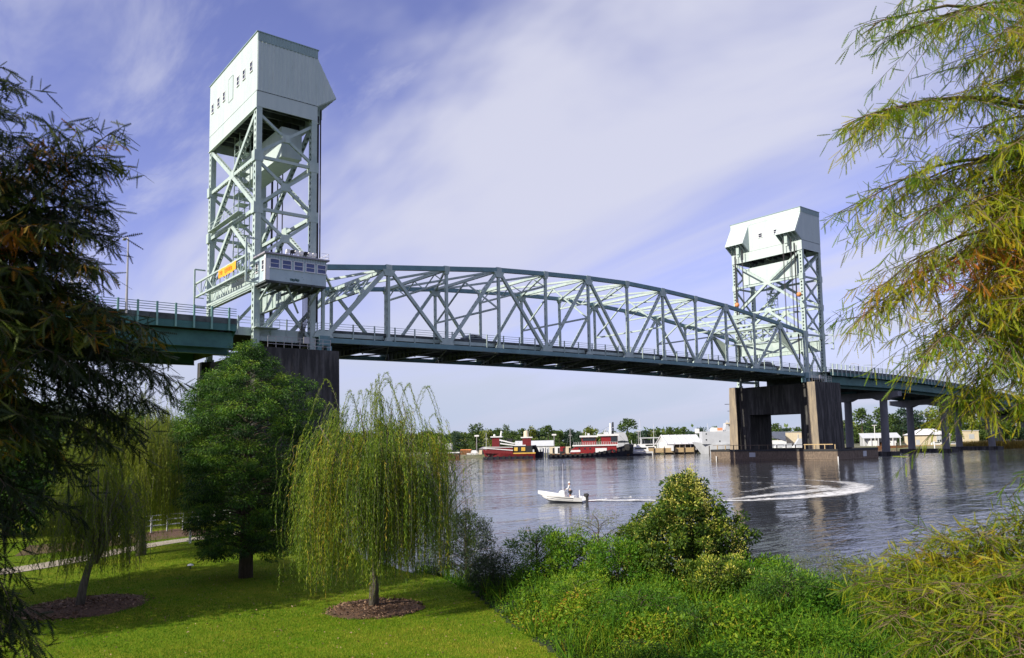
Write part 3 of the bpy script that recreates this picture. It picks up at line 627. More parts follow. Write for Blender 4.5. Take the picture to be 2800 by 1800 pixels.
# approach viaducts
def road_z(x):
    if x > 150: return 22.6-(.00035*(x-150)**2 if x < 250 else 3.5+.07*(x-250))
    if x < -40: return 22.6-.00022*(x+40)**2
    return 22.6
def approach(side):
    xs = [134.5+3.0*k for k in range(100)] if side else [-12.2-3.0*k for k in range(60)]
    A = thing('approach_viaduct', 'green steel approach viaduct running down to the right beyond the farther tower' if side else 'green steel approach viaduct on the left behind the dark cypress, leading to the nearer tower', 'road bridge', (xs[0], 10.2, 19), 0, 'approach viaducts')
    o = Vector((xs[0], 10.2, 19))
    def mk(mb, n, mt): q = mb.build(n, mt, A); q.location = -o; return q
    st = 4
    for j in range(0, len(xs)-st, st):
        x0, x1 = xs[j], xs[j+st]; z0, z1 = road_z(x0), road_z(x1)
        mk(MB().quad((x0, -.6, z0), (x1, -.6, z1), (x1, 20.9, z1), (x0, 20.9, z0)).quad((x0, -.6, z0-.25), (x0, 20.9, z0-.25), (x1, 20.9, z1-.25), (x1, -.6, z1-.25)), 'roadway_deck', ASPH)
        for y in (-.7, 21.0):
            mk(MB().bar((x0, y, z0+.25), (x1, y, z1+.25), .3, .75), 'kerb_beam', DARK if y > 5 else STEEL_U)
            mk(MB().bar((x0, y-.05, z0-.55), (x1, y-.05, z1-.55), .12, .95), 'deck_fascia', STEEL_G)
            r = MB()
            for q in (1.0, 1.3, 1.6, 1.9): r.bar((x0, y, z0+q), (x1, y, z1+q), .05, .07)
            mk(r, 'rail', STEEL_G if not side else STEEL)
        for y in (2.2, 18.2): mk(MB().bar((x0, y, z0-2.4), (x1, y, z1-2.4), .1, 2.9).bar((x0, y, z0-3.85), (x1, y, z1-3.85), .6, .08), 'main_girder', STEEL_G)
        mk(MB().bar((x0, .55, z0-2.1), (x1, .55, z1-2.1), .08, 2.0).bar((x0, .55, z0-3.15), (x1, .55, z1-3.15), .45, .08), 'edge_girder', STEEL_G)
        for k in range(5): y = 4.5+k*2.8; mk(MB().bar((x0, y, z0-1.2), (x1, y, z1-1.2), .2, 1.2), 'stringer', STEEL_U)
        mk(MB().box(x0-.1, x0+.1, 2.2, 18.2, z0-3.2, z0-.4), 'cross_frame', STEEL_U)
        mk(MB().poly([(x0-.05, -.6, z0-.9), (x0-.05, 2.2, z0-.9), (x0-.05, 2.2, z0-2.8)], (.1, 0, 0)), 'bracket', STEEL_G)
    post = None
    for k in range(130 if side else 70):
        x = xs[0]+(2.15*k+1)*(1 if side else -1)
        if side and x > xs[-1]-6: break
        for y in (-.93,) if k % 1 == 0 else ():
            if post is None: post = mk(MB().box(-.11, .11, -.12, .12, -1.0, 1.98), 'rail_post', STEEL if side else mat('pale_green_post', (.20, .38, .33), .5, .1, 1)); post.location = Vector((x, y, road_z(x)))-o
            else: c = post.copy(); link(c); c.parent = A; c.location = Vector((x, y, road_z(x)))-o
    for k in range(0, 40):
        x = xs[0]+(4.3*k+1)*(1 if side else -1); c = post.copy(); link(c); c.parent = A; c.location = Vector((x, 21.2, road_z(x)))-o
approach(0); approach(1)
def bent(x, ztop, base, label):
    B = thing('viaduct_bent', label, 'bridge pier', (x, 10, base), 0, 'two-column bents under the viaducts')
    h = ztop-base
    for y in (4.1, 15.1): MB().tube([(0, y-10, -1.5), (0, y-10, h-1.2)], [1.15, 1.05], 16).build('column', GREYC, B, smooth=False)
    MB().poly([(-1.2, -10.8, h), (-1.2, 11.4, h), (-1.2, 11.4, h-1.4), (-1.2, 7, h-2.4), (-1.2, 4.2, h-2.4), (-1.2, 2.5, h-1.7), (-1.2, -2.9, h-1.7), (-1.2, -4.6, h-2.4), (-1.2, -7.2, h-2.4), (-1.2, -10.8, h-1.4)], (2.4, 0, 0)).build('cap_beam', GREYC, B)
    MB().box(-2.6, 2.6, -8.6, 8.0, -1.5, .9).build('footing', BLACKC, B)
for k, (x, l) in enumerate(((171, 'first viaduct bent to the right of the farther tower'), (210.5, 'second viaduct bent to the right of the farther tower'), (247.5, 'third viaduct bent right of the farther tower, behind hanging cypress twigs'), (285, 'fourth viaduct bent right of the farther tower, at the far bank'), (322, 'fifth viaduct bent right of the farther tower, on the far bank'))):
    bent(x, road_z(x)-3.9, WL+.1, l)
for x, l in ((-47, 'viaduct bent nearest the left tower, hidden behind the trees'), (-86, 'second viaduct bent left of the near tower, behind the dark cypress')): bent(x, road_z(x)-3.9, 1.0, l)
# lamp posts and masts
def lamp_post(x, y, z, h, label, mt, grp):
    t = thing('street_lamp', label, 'street lamp', (x, y, z), 0, grp)
    MB().tube([(0, 0, 0), (0, 0, h)], [.16, .08], 8).build('pole', mt, t); MB().tube([(0, 0, h-.1), (0, .8, h+.25), (0, 2.0, h+.35)], .06, 6).build('arm', mt, t)
    MB().box(-.18, .18, 1.8, 2.6, h+.26, h+.42).build('lamp_head', mt, t)
lamp_post(-25.2, -.95, 22.7, 9.3, 'tall grey lamp post on the left viaduct edge beside the dark cypress', GALV, 'lamp posts on the viaducts')
lamp_post(155.6, -.95, 22.9, 12.0, 'tall thin lamp post on the right viaduct beyond the farther tower', GALV, 'lamp posts on the viaducts')
for x, l in ((146, 'nearest short lamp post on the far edge of the right viaduct'), (168, 'middle short lamp post on the far edge of the right viaduct'), (190, 'last short lamp post on the far edge of the right viaduct')): lamp_post(x, 21.2, road_z(x), 7, l, GALV, 'lamp posts on the viaducts')
ms = thing('signal_mast', 'white lattice mast with a crossbar seen between the cypress branches over the left viaduct', 'signal mast', (-27.8, 21.2, 22.6))
MB().tube([(0, 0, 0), (0, 0, 13)], [.22, .1], 8).build('pole', WHITE, ms); MB().box(-2.2, 2.2, -.1, .1, 6.6, 6.85).build('crossbar', DARK, ms)
MB().box(-1.6, -1.3, -.15, .15, 3, 6.6).box(1.0, 1.3, -.15, .15, 3.5, 6.6).build('hanger', WHITE, ms)
# cars on the span
def car(x, y, z, label, mt):
    c = thing('car', label, 'car', (x, y, z), 0, 'cars crossing the lift span')
    b = MB(); prof = [(-2.2, .35), (2.25, .35), (2.3, .75), (2.1, .95), (1.2, 1.02), (.55, 1.48), (-1.1, 1.52), (-1.75, 1.1), (-2.25, 1.0), (-2.3, .6)]
    b.poly([(a, -.88, h) for a, h in prof], (0, 1.76, 0)).build('body', mt, c, bevel=.06)
    MB().poly([(1.05, -.9, 1.05), (.5, -.9, 1.42), (-1.05, -.9, 1.44), (-1.5, -.9, 1.08)], (0, 1.8, 0)).build('window', DGLASS, c)
    for a in (-1.4, 1.45):
        for yy in (-.9, .72):
            t = MB(); t.tube([(a, yy, .33), (a, yy+.2, .33)], .33, 14); t.build('wheel', RUBBER, c)
car(29.0, 4.4, zb(3)+1.42, 'dark blue car crossing the bridge behind the railing, left of centre', mat('dark_blue_car_paint', (.02, .035, .06), .3, .1, 1))
car(114.5, 4.4, zb(11)+1.42, 'dark car on the bridge deck close to the farther tower', mat('black_car_paint', (.02, .02, .025), .3, .1, 1))
# ================================================================== ground and water
SH_U = [-400, -60, -50, -33, -18, -10, -5.3, -3.2, 0, 5, 10, 16, 30, 60, 150, 400]
SH_V = [400, 400, 115, 82, 56, 42, 35, 32.5, 31, 28.5, 26.5, 26, 25, 26, 30, 30]
def gz(u, v):
    u = np.asarray(u, float); v = np.asarray(v, float)
    d = np.interp(u, SH_U, SH_V) - v + .6*np.sin(u*.9) + .3*np.sin(u*2.3+1)
    t = np.clip((d+3.0)/7.0, 0, 1); t = t*t*(3-2*t); z = -1.2 + 2.2*t
    dist = np.hypot(u, v); s = np.clip((14.5-dist)/11.5, 0, 1); z = z + 3.6*s*s*(3-2*s)
    z = z + .05*np.sin(u*.35+v*.21) + .35*np.exp(-((u+17)**2/60+(v-40)**2/40))
    return z
def grid_obj(name, us, vs, fz, material, rotate=True):
    U, V = np.meshgrid(us, vs); Z = fz(U, V); P = CAM[:2] + U[..., None]*RH + V[..., None]*FH
    co = np.concatenate([P, Z[..., None]], -1).reshape(-1, 3); nu, nv = len(us), len(vs)
    i = np.arange(nu-1)[None, :] + nu*np.arange(nv-1)[:, None]; i = i.ravel(); f = np.stack([i, i+1, i+nu+1, i+nu], 1)
    me = bpy.data.meshes.new(name); me.from_pydata(co.tolist(), [], f.tolist()); me.materials.append(material)
    me.polygons.foreach_set('use_smooth', [True]*len(me.polygons)); me.update(); return link(bpy.data.objects.new(name, me))
LAWN = mat('mown_lawn_soil', (.10, .165, .006), .9, .2, .35, bump=.6, bscale=30, col2=(.165, .175, .012), spec=.1)
us = np.concatenate([np.linspace(-400, -60, 18)[:-1], np.linspace(-60, 45, 176)[:-1], np.linspace(45, 400, 18)]); vs = np.concatenate([np.linspace(-60, 4, 33)[:-1], np.linspace(4, 60, 94)[:-1], np.linspace(60, 420, 50)])
o = grid_obj('ground', us, vs, gz, LAWN); o['kind'] = 'structure'
# water
wm = bpy.data.materials.new('river_water'); wm.use_nodes = True; t = wm.node_tree; b = t.nodes['Principled BSDF']
b.inputs['Base Color'].default_value = (.045, .050, .058, 1); b.inputs['Roughness'].default_value = .05; b.inputs['IOR'].default_value = 1.33; b.inputs['Specular IOR Level'].default_value = .5
co = t.nodes.new('ShaderNodeTexCoord')
def wn(scale, stretch, detail, rot=0, dist=0):
    mp = t.nodes.new('ShaderNodeMapping'); t.links.new(co.outputs['Object'], mp.inputs[0]); mp.inputs['Scale'].default_value = stretch; mp.inputs['Rotation'].default_value = (0, 0, R_(rot))
    n = t.nodes.new('ShaderNodeTexNoise'); t.links.new(mp.outputs[0], n.inputs['Vector']); n.inputs['Scale'].default_value = scale; n.inputs['Detail'].default_value = detail; n.inputs['Distortion'].default_value = dist; return n.outputs['Fac']
def m2(op, a, b_):
    n = t.nodes.new('ShaderNodeMath'); n.operation = op
    for i, v in enumerate((a, b_)):
        if isinstance(v, (int, float)): n.inputs[i].default_value = v
        else: t.links.new(v, n.inputs[i])
    return n.outputs[0]
calm = wn(.022, (1, 2.2, 1), 3, 10); cr = t.nodes.new('ShaderNodeMapRange'); t.links.new(calm, cr.inputs[0]); cr.inputs[1].default_value = .38; cr.inputs[2].default_value = .62; cr.inputs[3].default_value = .35; cr.inputs[4].default_value = 1.0
h = m2('ADD', m2('MULTIPLY', wn(.9, (.6, 1.5, 1), 3, -8, .4), .55), m2('ADD', m2('MULTIPLY', wn(.25, (.6, 1.4, 1), 2, 14), .9), m2('MULTIPLY', wn(3.2, (.7, 1.4, 1), 2, 5), .12)))
bp = t.nodes.new('ShaderNodeBump'); t.links.new(m2('MULTIPLY', h, cr.outputs[0]), bp.inputs['Height']); bp.inputs['Distance'].default_value = .17; bp.inputs['Strength'].default_value = .9; t.links.new(bp.outputs[0], b.inputs['Normal'])
o = MB().quad((-3000, -3000, WL), (3000, -3000, WL), (3000, 3000, WL), (-3000, 3000, WL)).build('water', wm); o['kind'] = 'structure'

# boat wake: foam lying on the water
fm = bpy.data.materials.new('wake_foam'); fm.use_nodes = True; t = fm.node_tree; b = t.nodes['Principled BSDF']; b.inputs['Base Color'].default_value = (.72, .72, .70, 1); b.inputs['Roughness'].default_value = .7
co = t.nodes.new('ShaderNodeTexCoord'); n = t.nodes.new('ShaderNodeTexNoise'); n.inputs['Scale'].default_value = 1.3; n.inputs['Detail'].default_value = 7; n.inputs['Roughness'].default_value = .7; n.inputs['Distortion'].default_value = .6; t.links.new(co.outputs['Object'], n.inputs['Vector'])
a = t.nodes.new('ShaderNodeAttribute'); a.attribute_name = 'foam'
s_ = t.nodes.new('ShaderNodeMath'); s_.operation = 'ADD'; t.links.new(n.outputs['Fac'], s_.inputs[0]); t.links.new(a.outputs['Fac'], s_.inputs[1])
mr = t.nodes.new('ShaderNodeMapRange'); t.links.new(s_.outputs[0], mr.inputs[0]); mr.inputs[1].default_value = 1.0; mr.inputs[2].default_value = 1.34; t.links.new(mr.outputs[0], b.inputs['Alpha'])
def wake(path, halfw, strength, lift, name, label):
    strength = [q+.11 for q in strength]
    pts = np.array(path, float); k = np.linspace(0, len(pts)-1, 90); 
    P = np.stack([np.interp(k, range(len(pts)), pts[:, i]) for i in (0, 1)], 1)
    for _ in range(6): P[1:-1] = (P[:-2]+P[1:-1]*2+P[2:])/4
    T_ = np.gradient(P, axis=0); T_ /= np.linalg.norm(T_, axis=1, keepdims=True); Nn = np.stack([-T_[:, 1], T_[:, 0]], 1)
    hw = np.interp(k, range(len(pts)), halfw); stg = np.interp(k, range(len(pts)), strength); J = 13; v = []; fo = []
    for i in range(len(P)):
        for j in range(J):
            s = (j/(J-1)*2-1); q = P[i] + Nn[i]*hw[i]*s
            v.append((q[0], q[1], WL+.012+lift*max(0, 1-abs(abs(s)-.6)/.35)*(.6+.4*math.sin(i*.9+j)))); fo.append(stg[i]*(1-abs(s)**2.2)-(.2 if abs(s) > .98 else 0)*3)
    f = [(i*J+j, i*J+j+1, (i+1)*J+j+1, (i+1)*J+j) for i in range(len(P)-1) for j in range(J-1)]
    me = bpy.data.meshes.new(name); me.from_pydata(v, [], f); me.materials.append(fm); at_ = me.attributes.new('foam', 'FLOAT', 'POINT'); at_.data.foreach_set('value', fo)
    me.polygons.foreach_set('use_smooth', [True]*len(f)); o = link(bpy.data.objects.new(name, me)); tag(o, label, None, None, 'stuff'); return o
def wz(px, py): 
    d = FW + (px-1520.7)/2111.9*RT - (py-1020.9)/2111.9*UP; t_ = (WL-CAM[2])/d[2]; p = CAM+d*t_; return (p[0], p[1])
W1 = [wz(*q) for q in ((1592, 1371), (1640, 1369), (1760, 1369), (1850, 1370), (1950, 1371), (2080, 1368), (2180, 1362), (2260, 1355), (2320, 1345), (2350, 1333), (2335, 1322), (2280, 1317), (2200, 1312), (2120, 1307), (2020, 1303))]
wake(W1, [.5, 1.2, 1.5, 1.5, 1.6, 1.8, 2.3, 3.0, 3.4, 3.2, 2.6, 1.9, 1.4, 1.1, .9], [.85, .72, .68, .62, .62, .62, .64, .66, .66, .62, .56, .52, .46, .42, .38], .10, 'wake_foam', 'white foam wake curling behind the motorboat')
W2 = [wz(*q) for q in ((1990, 1366), (2080, 1357), (2180, 1347), (2270, 1338), (2230, 1328), (2130, 1330), (2040, 1345))]
wake(W2, [1.2, 2.0, 2.6, 2.6, 2.4, 2.0, 1.4], [.56, .60, .62, .58, .54, .50, .44], .06, 'churned_foam', 'thin broken foam inside the curl of the wake')
W3 = [wz(*q) for q in ((1960, 1322), (2060, 1319), (2160, 1324), (2220, 1333), (2150, 1341), (2050, 1343))]
wake(W3, [.4, .6, .8, .9, .7, .5], [.40, .46, .48, .46, .42, .36], .05, 'inner_ripple', 'inner ring of broken foam inside the wake loop')
wh = [wz(*q) for q in ((1640, 1368), (1700, 1362), (1760, 1362), (1830, 1367))]
wake(wh, [.5, .9, .9, .4], [.5, .5, .42, .3], .32, 'wake_hump', 'raised wave of the wake just behind the motorboat')

# path, mulch
PATHM = mat('concrete_path', (.36, .31, .25), .9, .15, 1.5, bump=.2, bscale=20)
MULCH = mat('bark_mulch', (.13, .07, .04), .95, .4, 9, col2=(.05, .03, .02), bump=1.0, bscale=25)
def strip(name, pts, wd, dz, material):
    P = np.array([p[:2] for p in pts]); v = []; k = np.linspace(0, len(P)-1, 60); Q = np.stack([np.interp(k, range(len(P)), P[:, i]) for i in (0, 1)], 1)
    for _ in range(4): Q[1:-1] = (Q[:-2]+2*Q[1:-1]+Q[2:])/4
    T_ = np.gradient(Q, axis=0); T_ /= np.linalg.norm(T_, axis=1, keepdims=True)
    for i in range(len(Q)):
        for s in (-1, -.5, 0, .5, 1):
            q = Q[i] + np.array([-T_[i, 1], T_[i, 0]])*wd/2*s; u, vv = to_uv(*q); v.append((q[0], q[1], float(gz(u, vv))+dz))
    f = [(i*5+j, (i+1)*5+j, (i+1)*5+j+1, i*5+j+1) for i in range(len(Q)-1) for j in range(4)]
    me = bpy.data.meshes.new(name); me.from_pydata(v, [], f); me.materials.append(material); o = link(bpy.data.objects.new(name, me)); o['kind'] = 'structure'; return o
strip('path', [gp(-400, 33, 1), gp(0, 34.3, 1), gp(230, 37, 1), (gp(400, 40.5, 1)), gp(560, 44.5, 1), gp(700, 49, 1), gp(900, 56, 1)], 2.0, .03, PATHM)
strip('planting_bed', [gp(60, 42.0, 1), gp(250, 43.5, 1), gp(420, 46.8, 1), gp(560, 50, 1)], 5.4, .02, MULCH)
def mulch_ring(px, dep, r, label):
    c = gp(px, dep, 1.0); u, v = to_uv(c[0], c[1]); m = MB(); n = 40; z0 = float(gz(u, v))
    rings = [(0, .12), (.35, .12), (.7, .09), (.92, .05), (1.0, .005)]
    for q, (rr, zz) in enumerate(rings):
        for k in range(n):
            g = 2*PI*k/n; rad = r*rr*(1+.05*math.sin(3*g+px)+.04*math.sin(7*g)); m.v.append((c[0]+rad*math.cos(g), c[1]+rad*math.sin(g), z0+zz))
    for q in range(4):
        for k in range(n): m.f.append((q*n+k, (q+1)*n+k, (q+1)*n+(k+1) % n, q*n+(k+1) % n))
    o = m.build('mulch_ring', MULCH); tag(o, label, 'mulch', None, 'structure')
    # loose bark chips
    N_ = 2600; g = rng.uniform(0, 2*PI, N_); rr = r*1.04*np.sqrt(rng.uniform(0, 1, N_)); pos = np.stack([c[0]+rr*np.cos(g), c[1]+rr*np.sin(g), z0+.13-.11*(rr/r)**2], 1)
    d = rng.normal(size=(N_, 3)); d[:, 2] *= .35
    o2 = inst_mesh('bark_chips', [(-.5, 0, 0), (.5, 0, 0), (.4, 1, 0), (-.4, 1, .05)], [(0, 1, 2, 3)], pos, frames(d, rng.uniform(.05, .12, N_), rng.uniform(.02, .05, N_)), rng.uniform(0, 1, N_), MCHIP); o2['kind'] = 'stuff'; o2['label'] = 'loose bark chips on the mulch ring'
MCHIP = leafmat('bark_chip', [(0, (.03, .018, .012)), (.5, (.13, .07, .04)), (1, (.34, .22, .14))], 0)
mulch_ring(1022, 25.3, 1.55, 'round bed of brown mulch at the foot of the central willow')
mulch_ring(238, 26.6, 2.0, 'oval bed of brown mulch at the foot of the left willow')

# lawn blades
GR = leafmat('grass_blade', [(0, (.035, .12, .006)), (.45, (.115, .24, .010)), (.8, (.24, .30, .016)), (1, (.40, .34, .06))], .3, spec=.08)
NB = 480000
vv = 15 + 32*rng.uniform(0, 1, NB)**1.25; lo = (-60-1520.7)/2111.9*vv; hi = (1640-1520.7)/2111.9*vv+1; uu = lo + (hi-lo)*rng.uniform(0, 1, NB)
dd = np.interp(uu, SH_U, SH_V) - vv; ok = dd > 1.5
uu, vv = uu[ok], vv[ok]; z = gz(uu, vv); P = CAM[:2] + uu[:, None]*RH + vv[:, None]*FH
pos = np.concatenate([P, z[:, None]], 1); n = len(pos)
d = rng.normal(size=(n, 3))*.45; d[:, 2] = 1
patch = .42+.20*np.sin(uu*.31+vv*.8+1)*np.sin(uu*.13-vv*.35)+.12*np.sin(uu*1.7+2*np.sin(vv*.9))*np.sin(vv*2.6+uu*.4)+.13*np.sin(uu*5.1+np.sin(vv*3))*np.sin(vv*6.3+uu)+.30*np.clip((22.5-vv)/5, 0, 1)*(.6+.5*np.sin(vv*3.1+.5*np.sin(uu*.7)))+rng.normal(0, .24, n)
o = inst_mesh('lawn_grass', [(-.5, 0, 0), (.5, 0, 0), (0, 1, 0)], [(0, 1, 2)], pos, frames(d, rng.uniform(.03, .07, n), rng.uniform(.008, .018, n)), patch, GR); o['kind'] = 'stuff'; o['label'] = 'mown lawn grass blades'

NL = 900; vv = rng.uniform(17, 33, NL); uu = ((rng.uniform(-40, 1400, NL))-1520.7)/2111.9*vv; P = CAM[:2]+uu[:, None]*RH+vv[:, None]*FH
d = rng.normal(size=(NL, 3)); d[:, 2] *= .25
o = inst_mesh('fallen_leaves', *LEAF, np.concatenate([P, (gz(uu, vv)+.055)[:, None]], 1), frames(d, rng.uniform(.05, .10, NL), rng.uniform(.02, .04, NL)), rng.uniform(.3, 1, NL), MCHIP); o['kind'] = 'stuff'; o['label'] = 'scattered fallen leaves on the lawn'
# ================================================================== trees
def arc(p0, p1, sag, n=8):
    p0 = np.array(p0, float); p1 = np.array(p1, float); t = np.linspace(0, 1, n)[:, None]; q = p0 + (p1-p0)*t; q[:, 2] += (sag*4*t*(1-t))[:, 0]; return q
def willow(name, base, H, R0, lean, label, nstr, seed, low=.9, mat_=None, top=12, tr=.13, dens=22):
    r = np.random.default_rng(seed); base = np.array([base[0], base[1], float(gz(*to_uv(base[0], base[1])))])
    T = thing(name, label, 'willow tree', tuple(base), 0, 'weeping willows on the lawn'); tk = MB()
    Hc = H*.36; tp = [(0, 0, -.1), (lean[0]*.2, lean[1]*.2, Hc*.35), (lean[0]*.5, lean[1]*.5, Hc*.7), (lean[0], lean[1], Hc)]
    tk.tube(tp, [tr*1.25, tr, tr*.85, tr*.7], 10); cc = np.array([lean[0], lean[1], 0])
    tk.build('trunk', BARKG, T, smooth=True)
    lm = MB(); starts = []
    for k in range(22):
        g = 2*PI*k/22 + r.uniform(-.2, .2); rr = R0*r.uniform(.25, .85); zt_ = H*r.uniform(.66, .95)*(1-.25*(rr/R0)**2)
        q = arc(cc+[0, 0, Hc*r.uniform(.75, 1)], cc+[rr*math.cos(g), rr*math.sin(g), zt_], .35*R0*.3, 7)
        lm.tube(q, np.linspace(tr*.42, .012, 7), 5); starts += [q[j] for j in (3, 4, 5, 6)]
    lm.build('limb', BARKG, T, smooth=True)
    P, D, S, TI = [], [], [], []; tw = MB()
    nbun = max(40, nstr//30); bun = []
    for q in range(nbun):
        bg = r.uniform(0, 2*PI); br = R0*math.sqrt(r.uniform(.01, 1))*(1+.13*math.sin(3*bg+seed)); bz = H*r.uniform(.60, .98)*(1-.26*(br/R0)**2); bun.append((br*math.cos(bg), br*math.sin(bg), bz, r.uniform(.3, 1), r.uniform(.1, .85)))
    for k in range(nstr):
        bx0, by0, bz0, bl, bh = bun[int(nbun*r.uniform(0, 1)**1.1)]
        if k % 4 == 0: bg = r.uniform(0, 2*PI); br = R0*math.sqrt(r.uniform(.1, 1)); bx0, by0, bz0, bl = br*math.cos(bg), br*math.sin(bg), H*r.uniform(.55, .85), r.uniform(.4, 1)
        sx, sy = bx0+r.normal(0, .17*R0/2.5), by0+r.normal(0, .17*R0/2.5); g = math.atan2(sy, sx); rr = math.hypot(sx, sy)
        z0 = bz0-abs(r.normal(0, .25)); z1 = max(low+(1-bl)*H*.34+r.uniform(-.25, .5), .25)
        if r.uniform() < .3: z1 = z0-r.uniform(.2, .8)*(z0-z1)
        if z0-z1 < .5: continue
        out_ = np.array([math.cos(g), math.sin(g)]); a = r.uniform(.15, .5)
        n = max(4, int((z0-z1)*dens)); t = np.linspace(0, 1, n)
        rad = rr-a*np.exp(-t*5)+.05*np.sin(t*9+k); z = z0-(z0-z1)*t + .18*np.sin(np.clip(t*6, 0, PI))*(1 if k % 3 else .4)
        q = np.stack([cc[0]+rad*out_[0]+.05*np.sin(t*5+k), cc[1]+rad*out_[1]+.05*np.cos(t*4+k*2), z], 1)
        if k % 3 == 0: tw.tube(q[::max(1, n//5)], .006, 3, cap=False)
        dn = np.gradient(q, axis=0); dn /= np.linalg.norm(dn, axis=1, keepdims=True)
        side = r.normal(size=(n, 3)); side[:, 2] *= .2; P.append(q); D.append(dn + side*.42); S.append(r.uniform(.07, .15, n)*np.where(t > .93, .8, 1)); TI.append(np.full(n, bh+r.uniform(-.15, .15))+r.normal(0, .15, n)+ (.3 if r.uniform() < .06 else 0))
    for k in range(top):    # long arching sprays over the crown
        g = r.uniform(0, 2*PI); rr = R0*r.uniform(.1, .75); pk = H*r.uniform(.93, 1.09)*(1-.12*(rr/R0)); o_ = np.array([math.cos(g), math.sin(g)])
        n = 80; t = np.linspace(0, 1, n); rad = rr-.5+1.0*t; z = pk-.9*(1-t*2.4)**2*np.where(t < .42, 1, .0)-np.where(t > .42, (t-.42)**1.25*H*.42, 0)
        q = np.stack([cc[0]+rad*o_[0], cc[1]+rad*o_[1], z], 1); tw.tube(q[::8], .006, 3, cap=False)
        for rep in range(2): P.append(q+r.normal(0, .02, (n, 3))); dn = np.gradient(q, axis=0); dn /= np.linalg.norm(dn, axis=1, keepdims=True); D.append(dn+[0, 0, -.4]+r.normal(0, .35, (n, 3))); S.append(r.uniform(.06, .12, n)); TI.append(r.uniform(.35, .7, n))
    tw.build('twig', BARKG, T)
    P = np.concatenate(P); D = np.concatenate(D); S = np.concatenate(S); TI = np.concatenate(TI)
    inst_mesh('foliage', *LEAF, P, frames(D, S, S*.17), TI, mat_ or WIL, T)
    return T
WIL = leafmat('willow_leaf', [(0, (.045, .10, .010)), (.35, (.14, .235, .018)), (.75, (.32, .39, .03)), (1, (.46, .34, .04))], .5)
WIL2 = leafmat('shaded_willow_leaf', [(0, (.06, .11, .012)), (.5, (.17, .24, .022)), (1, (.30, .33, .035))], .5)  # duller copy of the willow colours with shade put in
b = gp(1022, 25.3, 1); willow('weeping_willow', b, 7.5, 2.8, (.05, -.08), 'bright yellow-green weeping willow with a thin straight trunk in a round mulch bed', 2700, 3, tr=.14, top=26)
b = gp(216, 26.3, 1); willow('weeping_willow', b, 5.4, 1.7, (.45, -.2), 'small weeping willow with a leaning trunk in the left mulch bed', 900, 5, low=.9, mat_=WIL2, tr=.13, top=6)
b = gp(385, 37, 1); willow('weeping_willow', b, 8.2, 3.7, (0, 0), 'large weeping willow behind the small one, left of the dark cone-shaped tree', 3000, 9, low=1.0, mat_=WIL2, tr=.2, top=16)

def puff_tree(name, base, label, cat, H, prof, nb, leaf, lmat, seed, clump=.42, per=90, trunk=.2, tm=None, z0=.1, group=None, droop=.25, rise=.15, tw=.35, hue=(.25, .75), twigs=True, flat=.65, lump=.15, nf=1.25, top_lit=.12):
    """trunk, limbs and leaf clumps spread through the crown; prof(t) = crown radius at height fraction t"""
    r = np.random.default_rng(seed); zg = float(gz(*to_uv(base[0], base[1]))); T = thing(name, label, cat, (base[0], base[1], zg), 0, group); tm = tm or BARK
    MB().tube([(0, 0, -.2), (.02, 0, H*.3), (-.02*H*.1, .01, H*.65), (0, 0, H*.96)], [trunk*1.2, trunk, trunk*.6, .02], 9).build('trunk', tm, T, smooth=True)
    lm = MB(); P, D, S, TI = [], [], [], []
    for k in range(nb):
        t = z0+(1-z0)*((k+r.uniform(0, 1))/nb); g = 2.399*k+r.uniform(-.3, .3); R0 = prof(t)*(1+r.uniform(-lump, lump))*(1+lump*math.sin(3*g+seed)*.7); z = t*H
        tip = np.array([R0*math.cos(g), R0*math.sin(g), z+rise*R0-droop*R0]); st = np.array([0, 0, max(.2, z-rise*R0*.6)]); q = arc(st, tip, .12*R0, 6)
        if twigs: lm.tube(q, np.linspace(max(.01, trunk*.22*(1-t)+.012), .006, 6), 4, cap=False)
        nc = max(1, int(R0/clump*nf))
        for c in range(nc):
            f = 1-(c/nc)*.55; cp = st+(tip-st)*f+r.normal(0, clump*.45*(.3+c*.25), 3); cr_ = clump*r.uniform(.65, 1.15); m = int(per*(1 if c < 2 else .55))
            v = r.normal(size=(m, 3)); v /= np.linalg.norm(v, axis=1, keepdims=True); rad = cr_*r.uniform(.15, 1, m)**.5; v2 = v*[1, 1, flat]
            P.append(cp+v2*rad[:, None]); dd_ = v*.8; dd_[:, 2] -= tw; D.append(dd_+r.normal(0, .25, (m, 3))); S.append(r.uniform(leaf[0], leaf[1], m)); TI.append(np.full(m, r.uniform(*hue))+r.normal(0, .13, m)+top_lit*v[:, 2])  # clump tops lightened in the tint, painted like sunlit tufts
    if twigs: lm.build('limb', tm, T)
    P = np.concatenate(P); keep = P[:, 2] > .05; D = np.concatenate(D); S = np.concatenate(S); TI = np.concatenate(TI)
    inst_mesh('foliage', *LEAF, P[keep], frames(D[keep], S[keep], S[keep]*leaf[2]), TI[keep], lmat, T); return T
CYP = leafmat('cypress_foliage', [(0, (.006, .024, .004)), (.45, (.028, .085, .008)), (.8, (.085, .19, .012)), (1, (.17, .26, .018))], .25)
DKL = leafmat('dark_leaf', [(0, (.010, .022, .010)), (.6, (.03, .05, .022)), (1, (.075, .10, .045))], .25)
GRAYL = leafmat('grey_green_leaf', [(0, (.05, .07, .05)), (.6, (.12, .15, .11)), (1, (.22, .24, .20))], .3)
GOLD = leafmat('golden_rain_leaf', [(0, (.02, .05, .006)), (.45, (.07, .13, .010)), (.68, (.16, .22, .015)), (.8, (.44, .44, .05)), (1, (.64, .60, .16))], .3)
LIME = leafmat('lime_leaf', [(0, (.022, .08, .006)), (.5, (.08, .20, .011)), (1, (.24, .34, .017))], .35)
